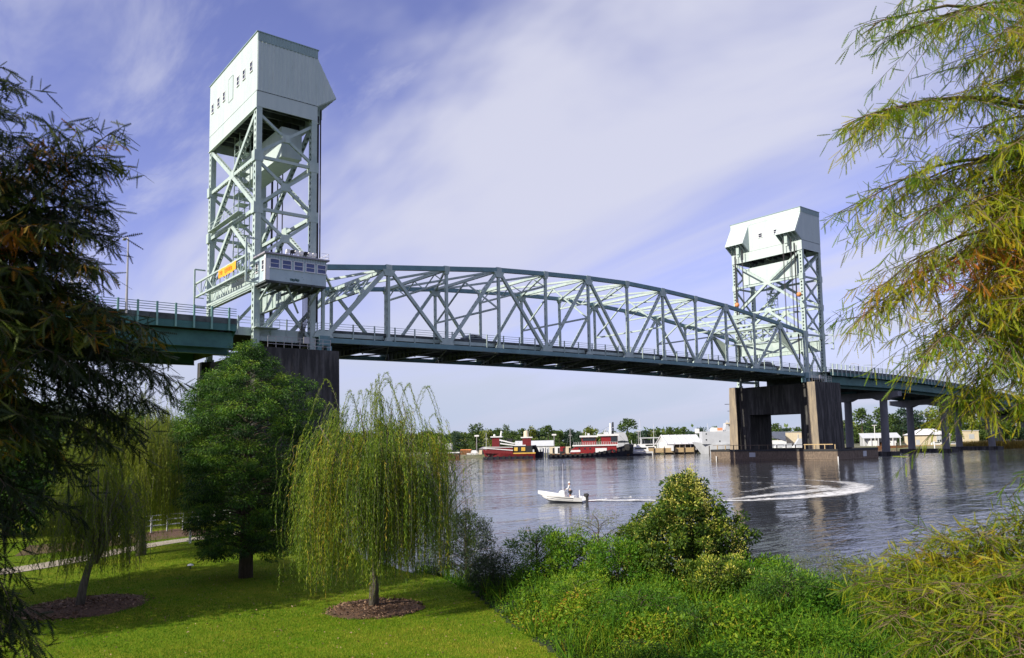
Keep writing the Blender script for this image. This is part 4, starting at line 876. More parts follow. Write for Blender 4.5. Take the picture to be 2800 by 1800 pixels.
OLIVE = leafmat('olive_feathery_leaf', [(0, (.06, .09, .03)), (.6, (.14, .18, .05)), (1, (.26, .27, .09))], .4)
def prof_c(t): return float(np.interp(t, [0, .16, .35, .56, .74, .82, .88, .93, 1], [1.6, 1.8, 2.1, 2.5, 2.5, 2.1, 1.3, .7, .1]))
b = gp(672, 31.3, 1); puff_tree('bald_cypress', b, 'broad cone-shaped green bald cypress in the middle of the lawn before the pier', 'cypress tree', 9.45, prof_c, 240, (.06, .14, .24), CYP, 21, clump=.50, per=330, trunk=.24, z0=.10, droop=.14, rise=.14, tw=.55, lump=.16, hue=(.1, .85), flat=.55, nf=.7, top_lit=.30)
b = gp(1275, 33.5, 1); puff_tree('shrub_tree', b, 'dark rounded shrub at the water edge right of the central willow', 'shrub', 3.9, lambda t: float(np.interp(t, [0, .3, .6, .85, 1], [.7, 1.25, 1.3, .9, .2])), 70, (.05, .10, .45), DKL, 31, clump=.3, per=80, trunk=.10, z0=.12, droop=-.1)
b = gp(1225, 34.5, 1); puff_tree('thin_tree', b, 'sparse pale-twigged tree reaching over the water beside the central willow', 'small tree', 5.6, lambda t: float(np.interp(t, [0, .4, .7, .9, 1], [.3, .8, 1.6, 1.7, .5])), 60, (.05, .09, .35), GRAYL, 33, clump=.32, per=16, trunk=.07, tm=BARKG, z0=.35, droop=-.25, rise=.3)
# golden-flowered tree and the shrubs of the bank
b = gp(1880, 26.2, 1); gt = puff_tree('golden_rain_tree', b, 'pointed leafy tree with cream-yellow flower clusters rising from the river bank', 'flowering tree', 4.65, lambda t: float(np.interp(t, [0, .2, .45, .6, .75, .9, 1], [1.7, 2.0, 1.8, 1.4, .8, .5, .12])), 150, (.08, .15, .42), GOLD, 41, clump=.27, per=85, trunk=.09, z0=.1, droop=-.12, tw=.1, hue=(.05, .6), lump=.32)
r_ = np.random.default_rng(5); P, D, S, TI = [], [], [], []
for k in range(75):
    t = r_.uniform(.22, 1)**.8; R0 = float(np.interp(t, [0, .2, .45, .6, .75, .9, 1], [1.8, 2.1, 1.9, 1.5, .9, .6, .2])); g = r_.uniform(0, 2*PI); c = np.array([R0*math.cos(g), R0*math.sin(g), t*4.7+r_.uniform(-.1, .15)]); m = 120
    R0 += .10; v = r_.normal(size=(m, 3))*[.11, .11, .15]; P.append(c+v); D.append(v+r_.normal(0, .08, (m, 3))+[0, 0, .05]); S.append(r_.uniform(.04, .08, m)); TI.append(r_.uniform(.8, 1, m))
P = np.concatenate(P); S = np.concatenate(S); inst_mesh('flower_panicle', *LEAF, P, frames(np.concatenate(D), S, S*.5), np.concatenate(TI), GOLD, gt)
def rnd(a, b_): return lambda t: float(np.interp(t, [0, .35, .7, .9, 1], [a*.75, a, a*.9, a*.6, b_]))
SHRUBS = [(1640, 28.2, 3.0, 1.45, OLIVE, (.07, .14, .12), 'wispy olive-green tamarisk bush left of the flowering tree, by the water', .5, 34, 60, .34),
          (1560, 27.0, 2.0, 1.05, LIME, (.06, .12, .45), 'bright green vine-covered bush below the olive bush', .35, 40, 90, .28),
          (1690, 25.6, 1.9, 1.0, LIME, (.06, .12, .45), 'leafy green bush against the left foot of the flowering tree', .2, 40, 90, .28),
          (1470, 27.6, 2.3, 1.0, LIME, (.07, .15, .22), 'green grassy bush at the left end of the bank thicket', .3, 40, 80, .3),
          (2165, 27.0, 2.1, .85, OLIVE, (.06, .12, .14), 'flat-topped feathery bush standing alone right of the flowering tree', .3, 40, 80, .28),
          (2080, 24.6, 1.45, 1.0, LIME, (.07, .13, .42), 'lime-green bush at the right foot of the flowering tree', .2, 44, 90, .28),
          (1960, 23.6, 1.5, .9, GOLD, (.06, .12, .42), 'low yellowish leafy bush in front of the flowering tree', .2, 36, 80, .26),
          (1575, 23.0, 1.15, .95, LIME, (.05, .10, .3), 'low tangled yellow-green bush near the lawn edge', .45, 34, 80, .26),
          (1745, 21.0, 1.05, 1.2, LIME, (.05, .10, .3), 'low spreading green bush in the middle of the bank', .15, 40, 80, .26),
          (2160, 22.0, 1.25, 1.3, CYP, (.05, .11, .3), 'dense darker green bush on the bank left of the young cypress', .35, 44, 90, .27),
          (2340, 22.6, 1.6, 1.0, OLIVE, (.06, .12, .2), 'wispy grassy bush at the water edge left of the young cypress', .3, 36, 70, .28),
          (1350, 27.2, 1.2, .8, DKL, (.05, .10, .3), 'small dark bush at the corner of the lawn and the bank', .3, 34, 80, .25),
          (1930, 19.0, .9, 1.1, CYP, (.05, .10, .3), 'low dark green bush at the bottom of the bank', .3, 36, 80, .25),
          (2470, 25.5, 1.9, 1.0, LIME, (.06, .12, .3), 'pale green bush at the water edge behind the right-hand cypress', .3, 36, 70, .3)]
for k, (px, dp, H, R0, m_, lf, lab, hu, nb, per, cl) in enumerate(SHRUBS):
    b = gp(px, dp, 1); puff_tree('shrub', b, lab, 'shrub', H, rnd(R0, .35), nb, lf, m_, 60+k, clump=cl, per=per, trunk=.05, z0=.05, droop=-.1, rise=.2, tw=-.3, hue=(hu, hu+.5), flat=.8, lump=.25)
# bank ground cover: leaf carpet on a lumpy canopy height
def canopy(u, v):
    e = np.interp(u, SH_U, SH_V) - v
    left = np.interp(v, [10, 17, 19, 23, 26.3, 29, 33, 36], [2, .7, .1, -1.5, -2.6, -3.5, -5.2, -8])
    a = np.clip((u-left)/1.6, 0, 1)*np.clip((e+1.2)/1.5, 0, 1)
    h = .78+.40*np.sin(u*.9+1.3*np.sin(v*.7))*np.cos(v*.8+.5)+.30*np.sin(u*2.1+v*1.3)*np.sin(v*1.9-u*.6)+.18*np.sin(u*4.7)*np.cos(v*4.1)
    return a, np.maximum(h, .15)*a
N_ = 520000
vv = 10.5 + 25*rng.uniform(0, 1, N_)**1.15; lo = np.maximum((1130-1520.7)/2111.9*vv, -7.5); hi = (2900-1520.7)/2111.9*vv; uu = lo+(hi-lo)*rng.uniform(0, 1, N_)
a_, h_ = canopy(uu, vv); ok = (a_ > .12) & (rng.uniform(0, 1, N_) < .35+.65*a_); uu, vv, a_, h_ = uu[ok], vv[ok], a_[ok], h_[ok]; n = len(uu)
z = gz(uu, vv) + h_*rng.uniform(.40, 1.0, n)+np.where(rng.uniform(0, 1, n) < .12, rng.uniform(0, .22, n), 0) ; P = CAM[:2]+uu[:, None]*RH+vv[:, None]*FH; pos = np.concatenate([P, z[:, None]], 1)
zone = np.sin(uu*.45+1.2*np.sin(vv*.33))+.6*np.sin(uu*1.3+vv*.9)+.5*np.sin(vv*1.7+uu*.2)
d = rng.normal(size=(n, 3)); d[:, 2] = np.abs(d[:, 2])*.6+.1
tint_ = .42+.17*zone+rng.normal(0, .15, n)+.22*np.clip(1-(uu+1.5)/3.5, 0, 1)*np.clip((27-vv)/6, 0, 1)
COVER = leafmat('bank_vine_leaf', [(0, (.014, .05, .005)), (.35, (.045, .13, .008)), (.65, (.11, .21, .011)), (.88, (.24, .30, .017)), (1, (.33, .20, .03))], .3, spec=.12)
o = inst_mesh('bank_ground_cover', *LEAF, pos, frames(d, rng.uniform(.045, .10, n)*np.where(np.sin(uu*1.1+3*np.sin(vv*.6)) > .3, 1.6, 1), rng.uniform(.02, .045, n)*np.where(np.sin(uu*1.1+3*np.sin(vv*.6)) > .3, 1.5, 1)), tint_, COVER); o['kind'] = 'stuff'; o['label'] = 'tangled green vines and weeds covering the river bank'
soil = grid_obj('bank_soil', np.linspace(-9, 24, 150), np.linspace(9, 34, 120), lambda U, V: gz(U, V)+np.where(canopy(U, V)[0] > .02, canopy(U, V)[1]*.42-.02, -.5), mat('dark_leaf_litter', (.022, .035, .010), 1, .3, 3, bump=.6, bscale=8)); soil['kind'] = 'structure'
# tall blades
N_ = 42000; vv = 12+23*rng.uniform(0, 1, N_); lo = np.maximum((1130-1520.7)/2111.9*vv, -7.5); hi = (2850-1520.7)/2111.9*vv; uu = lo+(hi-lo)*rng.uniform(0, 1, N_)
clus = np.sin(uu*1.9+2*np.sin(vv*1.1))+np.sin(vv*2.3-uu*.7); a_, h_ = canopy(uu, vv); ok = (a_ > .1) & (clus+rng.normal(0, .6, N_) > .35); uu, vv, h_ = uu[ok], vv[ok], h_[ok]; n = len(uu)
P = CAM[:2]+uu[:, None]*RH+vv[:, None]*FH; pos = np.concatenate([P, (gz(uu, vv)+h_*.3)[:, None]], 1); d = rng.normal(size=(n, 3))*.33; d[:, 2] = 1
bl = ([(-.5, 0, 0), (.5, 0, 0), (.4, .5, .4), (-.4, .5, .4), (0, .95, 2.2)], [(0, 1, 2, 3), (3, 2, 4)])
L_ = rng.uniform(.5, 1.25, n); F_ = frames(d, L_, rng.uniform(.015, .03, n)); F_[:, :, 2] *= (L_*.10/ .02)[:, None]
o = inst_mesh('tall_grass', *bl, pos, F_, .55+rng.normal(0, .18, n), COVER); o['kind'] = 'stuff'; o['label'] = 'tall arching grass blades among the bank weeds'

# ---- feathery near cypresses
FRV, FRF = [], []
nl = 9
for k in range(nl):
    y = .08+.86*k/nl; w_ = .5*(1-.55*abs(2*y-.9)); 
    for s in (-1, 1):
        m = len(FRV); FRV += [(0, y, 0), (s*w_, y+.12, .03), (0, y+.085, 0)]; FRF.append((m, m+1, m+2))
m = len(FRV); FRV += [(-.06, 0, 0), (.06, 0, 0), (.03, 1, 0), (-.03, 1, 0)]; FRF.append((m, m+1, m+2, m+3))
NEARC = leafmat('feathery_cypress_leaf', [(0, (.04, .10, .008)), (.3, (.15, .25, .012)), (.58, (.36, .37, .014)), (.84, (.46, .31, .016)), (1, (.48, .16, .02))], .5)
NEARD = leafmat('shaded_cypress_leaf', [(0, (.006, .014, .004)), (.45, (.016, .032, .006)), (.72, (.08, .11, .010)), (.86, (.26, .15, .012)), (1, (.34, .12, .015))], .25)  # shade put into the dark leaf stops, lit sprays into the upper ones
def near_tree(name, base, H, limbs, label, lmat, seed, hue, trunk=.3, fl=(.12, .22), extra=None, side=1.0, hang=.8, step=.16, group=None, fw=.16):
    r = np.random.default_rng(seed); zg = float(gz(*to_uv(base[0], base[1]))); T = thing(name, label, 'cypress tree', (base[0], base[1], zg), 0, group); o = np.array([base[0], base[1], zg])
    MB().tube([(0, 0, -.3), (0, 0, H*.3), (.05, 0, H*.7), (0, 0, H)], [trunk*1.3, trunk, trunk*.55, .03], 12).build('trunk', BARK, T, smooth=True)
    lm = MB(); tw = MB(); P, D, S, TI = [], [], [], []
    for (tip, zs, ln, hu) in limbs:
        tip = np.array(tip)-o; st = np.array([0, 0, max(.4, min(zs-zg, H*.95))]); L = np.linalg.norm(tip-st); q = arc(st, tip, .09*L, 14)
        q += np.cumsum(r.normal(0, .012*L**.5, q.shape), 0)*.6
        lm.tube(q, np.linspace(.012+.006*L, .004, 14), 6, cap=False)
        cum = np.concatenate([[0], np.cumsum(np.linalg.norm(np.diff(q, axis=0), axis=1))]); tot = cum[-1]; s0 = max(tot-ln, .2*tot)
        s = s0; k = 0
        while s < tot:
            c = np.array([np.interp(s, cum, q[:, i]) for i in range(3)]); f = (s-s0)/(tot-s0+1e-6); ax = q[-1]-q[-4]; ax /= np.linalg.norm(ax)
            sl = side*(.75*(1-f)+.22)*r.uniform(.5, 1.2); sd_ = np.cross(ax, [0, 0, 1])*(1 if k % 2 else -1); dirn = ax*r.uniform(.3, 1)+sd_*r.uniform(.4, 1.1)+np.array([0, 0, r.uniform(-.55, .45)]); dirn /= np.linalg.norm(dirn)
            sub = arc(c, c+dirn*sl+np.array([0, 0, -hang*.25*sl]), .06*sl, 6); tw.tube(sub, np.linspace(.0045, .002, 6), 3, cap=False)
            hq = hu+r.uniform(-.22, .22); nf = max(3, int(sl/.028))
            for j in range(nf):
                t = (j+r.uniform(0, 1))/nf; pt = np.array([np.interp(t*5, range(6), sub[:, i]) for i in range(3)])
                P.append(pt); v = dirn*r.uniform(.1, .9)+r.normal(0, .5, 3); v[2] -= hang*r.uniform(.2, 1.3); D.append(v); S.append(r.uniform(*fl)); TI.append(hq+r.normal(0, .1))
            s += step*r.uniform(.6, 1.3); k += 1
    lm.build('limb', TWIG if 'feathery' in lmat.name else BARK, T, smooth=True); tw.build('twig', TWIG if 'feathery' in lmat.name else BARK, T)
    P = np.array(P); D = np.array(D); S = np.array(S); TI = np.array(TI)
    inst_mesh('foliage', FRV, FRF, P, frames(D, S, S*fw*r.uniform(.8, 1.5, len(S))), TI, lmat, T); return T
# right-hand tree: limbs reach left from a trunk just outside the frame
rb = gp(3120, 8.6, 3.5); limbs = []
def L_add(px, py, dp, zs, ln, hu): limbs.append((tuple(at(px+SHF, py, dp)), zs, ln, hu))
SHF = 28
for px, py, dp, dz, ln, hu in [(2385, 55, 7.2, .7, 1.0, .3), (2470, 95, 7.5, .9, 1.3, .3), (2560, 60, 7.2, .9, 2.0, .4), (2600, 190, 7.6, .8, 1.4, .35), (2700, 120, 7.0, .5, 2.0, .5), (2780, 40, 7.6, .4, 2.0, .6), (2690, 250, 8, .8, 1.2, .35), (2790, 230, 7.2, .6, 1.4, .4),
        (2255, 345, 7.4, .5, 2.2, .38), (2330, 330, 7.6, .5, 1.2, .5), (2620, 400, 7.7, .6, 1.0, .4), (2740, 380, 7.2, .6, 1.4, .45),
        (2318, 565, 7.5, .8, 1.3, .38), (2400, 560, 7.9, .7, 1.3, .5), (2420, 640, 7.3, .9, 1.0, .42), (2500, 520, 7.8, .6, 1.6, .5), (2560, 620, 7.3, .7, 1.5, .5), (2640, 530, 7.9, .5, 1.6, .55), (2700, 620, 7.2, .6, 1.6, .45), (2780, 520, 7.8, .4, 1.8, .5),
        (2480, 720, 7.4, 1.0, .7, .5), (2290, 890, 7.5, 1.1, 1.2, .42), (2350, 800, 7.7, 1.0, .9, .72), (2420, 860, 7.6, 1.0, .7, .6), (2540, 755, 7.5, .7, 1.0, .95), (2640, 745, 7.6, .6, 1.3, .92), (2720, 770, 7.2, .5, 1.4, .8), (2580, 850, 7.4, .9, 1.2, .6), (2680, 880, 7.7, .8, 1.5, .55),
        (2470, 990, 7.3, 1.2, .9, .35), (2520, 960, 7.7, 1.1, 1.1, .5), (2580, 1010, 7.3, 1.2, 1.1, .4), (2650, 1040, 7.6, 1.2, 1.2, .45), (2720, 1010, 7.3, 1.1, 1.4, .4), (2770, 930, 7.9, .8, 1.6, .5), (2600, 1090, 7.8, 1.4, .7, .45), (2700, 1110, 7.5, 1.4, .9, .4), (2780, 1100, 7.3, 1.3, 1.2, .35),
        (2620, 1130, 7.9, 1.5, .4, .45), (2760, 690, 7.8, .5, 1.6, .5), (2790, 820, 7.2, .5, 1.6, .7), (2600, 700, 8.2, .5, 1.2, .5), (2790, 1300, 7.4, .9, .2, .3)]:
    L_add(px, py, dp, at(px, py, dp)[2]+dz, ln, hu)
for k in range(24):
    px = rng.uniform(2740, 3050); py = rng.uniform(-500, 1000); dp = rng.uniform(7.5, 10.2); L_add(px, py, dp, at(px, py, dp)[2]+.6, 1.8, rng.uniform(.3, .6))
for k in range(26):
    px = rng.uniform(2640, 2850); py = rng.uniform(380, 1040); dp = rng.uniform(7.2, 8.8); L_add(px, py, dp, at(px, py, dp)[2]+.6, 1.3, rng.uniform(.35, .65))
near_tree('bald_cypress', rb, 13.5, limbs, 'large feathery bald cypress hanging in from the right edge, tinged rust and gold', NEARC, 77, 0, trunk=.33, step=.056, fl=(.10, .20), fw=.14, hang=1.0, group='bald cypresses framing the view')
# lower right young cypress
rb2 = gp(2760, 8.6, 3.2); limbs = []; SHF = 25
for px, py, dp, dz, ln, hu in [(2330, 1625, 8.0, .1, 1.2, .45), (2410, 1600, 7.6, .2, 1.3, .5), (2440, 1530, 8.0, .1, 1.4, .55), (2560, 1460, 8.0, -.2, 1.2, .6), (2640, 1450, 7.7, -.3, 1.4, .62), (2720, 1430, 7.8, -.4, 1.3, .55), (2790, 1395, 7.6, -.5, 1.3, .5), (2500, 1650, 7.2, .3, 1.5, .5), (2420, 1720, 7.2, .4, 1.3, .45), (2600, 1620, 7.0, .2, 1.6, .5), (2700, 1560, 7.0, 0, 1.6, .58), (2790, 1520, 6.8, 0, 1.8, .52), (2600, 1760, 6.6, .5, 1.5, .45), (2700, 1700, 6.5, .3, 1.6, .5), (2790, 1660, 6.4, .2, 1.8, .48), (2760, 1790, 6.2, .4, 1.6, .45), (2550, 1540, 8.2, 0, 1.5, .6), (2650, 1520, 8.2, -.1, 1.6, .62), (2480, 1580, 7.8, .1, 1.4, .55), (2520, 1790, 6.9, .5, 1.2, .4), (2850, 1450, 8.2, -.3, 1.5, .5), (2880, 1600, 7.4, 0, 1.6, .5), (2690, 1800, 6.8, .5, 1.5, .5), (2480, 1500, 8.1, 0, .9, .65)]:
    hu -= .12; L_add(px, py, dp, max(3.6, at(px, py, dp)[2]+dz), ln, hu)
near_tree('young_cypress', rb2, 2.2, limbs, 'young yellow-green cypress bush filling the lower right corner', NEARC, 78, 0, trunk=.06, step=.027, fl=(.09, .18), hang=.5, fw=.135, group='bald cypresses framing the view')
# left-hand dark tree
lb_ = gp(-330, 9.2, 2.8); limbs = []
for px, py, dp, dz, ln, hu in [(35, 175, 8.6, -.6, .8, .45), (20, 260, 8.6, -.4, .8, .3), (45, 370, 8.4, -.4, .9, .25), (10, 480, 8.5, -.3, 1.0, .35),
        (345, 355, 9.2, -1.5, .9, .55), (255, 345, 9.2, -1.3, .7, .55), (200, 410, 9.0, -1.0, 1.0, .75), (330, 430, 9.3, -1.0, 1.0, .35), (140, 470, 9.0, -.7, 1.2, .6), (320, 520, 9.4, -.8, 1.1, .3), (60, 500, 8.6, -.5, 1.2, .3),
        (350, 635, 9.3, -.4, 1.4, .35), (310, 560, 9.0, -.5, 1.4, .25), (260, 600, 8.8, -.3, 1.4, .55), (150, 600, 8.4, -.2, 1.4, .85), (80, 640, 8.4, 0, 1.4, .95), (335, 715, 9.0, -.1, 1.5, .6), (250, 700, 8.8, 0, 1.6, .3), (120, 760, 8.4, .1, 1.6, .7), (40, 800, 8.2, 0, 1.6, .5), (220, 780, 9.2, .1, 1.6, .35),
        (330, 830, 9.2, .2, 1.3, .6), (280, 800, 9.4, .2, 1.3, .5), (360, 920, 9.3, .2, 1.6, .4), (450, 900, 9.6, .2, 1.2, .6), (300, 920, 8.8, .3, 1.8, .7), (200, 880, 8.6, .3, 1.8, .5), (490, 960, 9.8, .4, 1.2, .4), (420, 990, 9.4, .4, 1.6, .3), (520, 1040, 10, .6, 1.0, .3), (460, 1080, 9.6, .6, 1.5, .3), (350, 1040, 9.0, .5, 1.9, .3), (240, 1000, 8.6, .5, 1.9, .4), (120, 1000, 8.3, .4, 1.9, .6), (40, 1050, 8.2, .4, 1.8, .7),
        (400, 1130, 9.4, .7, 1.4, .25), (320, 1180, 9.2, .8, 1.6, .35), (430, 1190, 9.7, .9, .9, .2), (150, 1230, 9.0, .9, 1.3, .5), (250, 1290, 9.3, 1.0, .7, .3), (60, 1200, 8.4, .8, 1.6, .6), (60, 1330, 8.4, 1.0, 1.2, .2), (20, 1420, 8.4, 1.1, 1.0, .3), (130, 1380, 9.0, 1.1, .6, .2), (30, 1530, 8.3, 1.3, .6, .2), (-30, 1600, 8.2, 1.4, .7, .3), (60, 1720, 8.0, 1.9, .7, .35), (30, 1780, 7.9, 2.0, .9, .3), (90, 1690, 8.2, 1.8, .5, .3)]:
    px -= 50; dz -= 1.5 if py < 560 else 0; limbs.append((tuple(at(px, py, dp)), at(px, py, dp)[2]+dz, ln, hu))
for k in range(60):
    px = rng.uniform(-500, 150); py = rng.uniform(480, 1250); dp = rng.uniform(7.6, 11.2); limbs.append((tuple(at(px, py, dp)), at(px, py, dp)[2]+.3, 2.2, rng.uniform(.15, .6)))
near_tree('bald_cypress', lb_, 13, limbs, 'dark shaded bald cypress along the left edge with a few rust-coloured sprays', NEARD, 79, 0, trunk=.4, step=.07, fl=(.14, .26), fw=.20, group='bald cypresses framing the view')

# trees outside the left edge whose shade falls over the dark cypress and the lawn; leaf masses behind the willows
def big_round(px, dp, H, R0, lab, seed, lm=DKL, nb=110, z0=.25, leaf=(.16, .34, .4), group=None, per=70, cl=.8):
    b = gp(px, dp, 1); puff_tree('broadleaf_tree', b, lab, 'tree', H, lambda t: float(np.interp(t, [0, .3, .55, .8, 1], [R0*.55, R0, R0, R0*.7, R0*.15])), nb, leaf, lm, seed, clump=cl, per=per, trunk=.28, z0=z0, droop=-.1, group=group)
big_round(-3100, 5.2, 11.5, 3.4, 'dense tree outside the left edge close to the viewpoint, shading the dark cypress', 91, CYP, nb=95)
big_round(-1560, 19.2, 12.5, 3.5, 'tree outside the left edge, throwing the left part of the long shadow over the lawn', 92, CYP, nb=150, group='trees outside the left edge')
big_round(-760, 22.5, 13.4, 3.5, 'tree outside the left edge nearest the lawn, throwing the long shadow towards the willow', 93, CYP, nb=150, group='trees outside the left edge')
for k, (px, dp, H, R0, lab) in enumerate([(150, 58, 9, 4.5, 'dark tree behind the path at the far left of the lawn'), (330, 62, 8, 4.2, 'dark tree behind the railing, left of the large willow'), (480, 66, 7, 3.8, 'dark tree behind the railing by the viaduct'), (610, 58, 4.5, 3.0, 'dark low tree behind the cone-shaped cypress'), (760, 52, 4.2, 2.8, 'dark low tree right of the cone-shaped cypress trunk'), (20, 50, 8, 4, 'dark tree at the left edge behind the path')]):
    big_round(px, dp, H, R0, lab, 100+k, CYP if k % 2 else DKL, nb=90, z0=.03, leaf=(.2, .4, .4), per=60, group='dark trees behind the path')
big_round(-340, 21.6, 11.5, 2.4, 'narrow tree outside the left edge, its shadow reaching the willow bed', 94, CYP, nb=120, group='trees outside the left edge')
# park railing, white post, lawn lamp
rl = thing('park_railing', 'white metal railing along the far side of the park path', 'railing', (*gp(450, 47, 1)[:2], 1.0)); o_ = np.array([*gp(450, 47, 1)[:2], 1.0])
def RP(t): 
    p = gp(240+(760-240)*t, 45.5+10*t, 1.0); u, v = to_uv(p[0], p[1]); return np.array([p[0], p[1], float(gz(u, v))])
for k in range(13):
    p = RP(k/12)-o_; MB().box(p[0]-.04, p[0]+.04, p[1]-.04, p[1]+.04, p[2]-.1, p[2]+1.1).build('rail_post', WHITE, rl)
for h in (.45, .78, 1.08):
    q = MB()
    for k in range(12): q.bar(RP(k/12)-o_+[0, 0, h], RP((k+1)/12)-o_+[0, 0, h], .06, .06)
    q.build('rail', WHITE, rl)
p = gp(519, 40.8, 1); zz_ = float(gz(*to_uv(p[0], p[1]))); tag(MB().tube([(p[0], p[1], zz_-.1), (p[0], p[1], zz_+.62)], .06, 8).ball((p[0], p[1], zz_+.62), .06, 8).build('bollard', WHITE), 'short white post at the end of the visible path', 'post')
p = gp(520, 33.2, 1); zz_ = float(gz(*to_uv(p[0], p[1]))); ll = thing('lawn_light', 'small white mushroom-shaped light on the lawn', 'garden light', (p[0], p[1], zz_))
MB().tube([(0, 0, -.05), (0, 0, .16)], .02, 6).build('stem', DARK, ll); MB().tube([(0, 0, .15), (0, 0, .20), (0, 0, .23)], [.13, .11, .02], 12).build('cap', WHITE, ll)
# ================================================================== far bank
RZ = -YAW
def far(name, px, dep, z, label, cat, group=None, rz=0): 
    p = gp(px, dep, z); return thing(name, label, cat, (p[0], p[1], z), RZ+rz, group)
FARL = mat('far_bank_ground', (.16, .15, .10), .95, .2, .1, col2=(.07, .09, .03))
def farz(U, V):
    e = V-(303+6*np.sin(U*.03)+np.clip((U-40)*.02, 0, 10)); return WL-1.0+np.clip(e/2.5, 0, 1)*2.2+.004*np.clip(e, 0, 400)
o = grid_obj('far_shore', np.linspace(-520, 700, 123), np.concatenate([np.linspace(296, 320, 25)[:-1], np.linspace(320, 1100, 30)]), farz, FARL); o['kind'] = 'structure'
FT = [leafmat('far_foliage_%s' % n, s, .3) for n, s in (('green', [(0, (.035, .07, .02)), (.6, (.085, .14, .03)), (1, (.15, .20, .045))]), ('yellow', [(0, (.07, .10, .02)), (.6, (.17, .21, .03)), (1, (.27, .27, .05))]), ('dark', [(0, (.02, .05, .03)), (.6, (.05, .09, .05)), (1, (.09, .13, .07))]))]
protos = []
def far_tree(k, seed, tall):
    r = np.random.default_rng(seed); H = 10.; T = bpy.data.objects.new('far_tree', None); link(T)
    MB().tube([(0, 0, -1), (0, 0, H*.7)], [.28, .1], 5).build('trunk', BARK, T)
    P, D, TI = [], [], []; nc = 26
    for c in range(nc):
        t = r.uniform(.12, .95) if not tall else r.uniform(.45, .98); R0 = (3.0*math.sin(min(1, t*1.05)*PI*.78+.5)**.8 if not tall else 2.2*math.sin((t-.4)/.62*PI)+.3); g = r.uniform(0, 2*PI); q = r.uniform(.3, 1)
        cp = np.array([R0*q*math.cos(g), R0*q*math.sin(g), t*H]); m = 42; v = r.normal(size=(m, 3)); v /= np.linalg.norm(v, axis=1, keepdims=True); P.append(cp+v*r.uniform(.3, 1.15, (m, 1))*[1, 1, .75]); D.append(v+r.normal(0, .4, (m, 3))); TI.append(np.full(m, r.uniform(.2, .7))+.15*v[:, 2]+r.normal(0, .1, m))  # tint rises up each tuft, a painted top light
    P = np.concatenate(P); inst_mesh('crown', *LEAF, P, frames(np.concatenate(D), r.uniform(.4, .9, len(P)), r.uniform(.3, .5, len(P))), np.concatenate(TI), FT[k], T)
    return T
for k, (c, s, tl) in enumerate([(0, 1, 0), (0, 2, 0), (1, 3, 0), (2, 4, 0), (2, 5, 0), (0, 6, 1), (1, 7, 0)]): protos.append(far_tree(c, 200+s, tl))
LBL = {0: 'green leafy tree in the tree line along the far bank', 1: 'yellow-green tree in the tree line along the far bank', 2: 'dark green tree in the tree line along the far bank'}
used = set()
def put_tree(pi, px, dep, H, label=None, wide=1.0):
    src = protos[pi]; o = src if pi not in used else copy_tree(src); used.add(pi); p = gp(px, dep, 1.6)
    o.location = (p[0], p[1], 1.2); o.rotation_euler = (0, 0, random.uniform(0, 6.28)); o.scale = (H/10*wide, H/10*wide, H/10); c = [0, 0, 1, 2, 2, 0, 1][pi]
    reg = [(1180, 'left of the central willow'), (1290, 'behind the small left tug'), (1345, 'behind the bow of the red tugboat'), (1400, 'behind the wheelhouse of the red tugboat'), (1450, 'behind the stern of the red tugboat'), (1500, 'behind the long low shed'), (1570, 'behind the row of containers'), (1640, 'behind the large tugboat'), (1700, 'behind the funnel of the large tugboat'), (1760, 'behind the white yachts'), (1840, 'behind the blue-grey boat shelter'), (1915, 'behind the white boathouse'), (2010, 'behind the grey ship'), (2250, 'seen through the farther pier'), (2340, 'just right of the farther pier'), (2440, 'between the columns of the first viaduct bent'), (2520, 'right of the first viaduct bent'), (2610, 'behind the hip-roofed building'), (2700, 'behind the marsh'), (9999, 'at the right end of the far bank')]
    wh = next(t for a_, t in reg if px < a_); row = 'front-row' if dep < 380 else 'back-row'
    tag(o, label or '%s %s %s' % (row, ['green leafy tree', 'yellow-green tree', 'dark green tree'][c], wh), 'tree', 'trees of the far bank')
    return o
def ytop(px, py, dep): return 6.36 + ((1236.1-.02*px)-py)/2111.9*dep     # height of something seen at row py
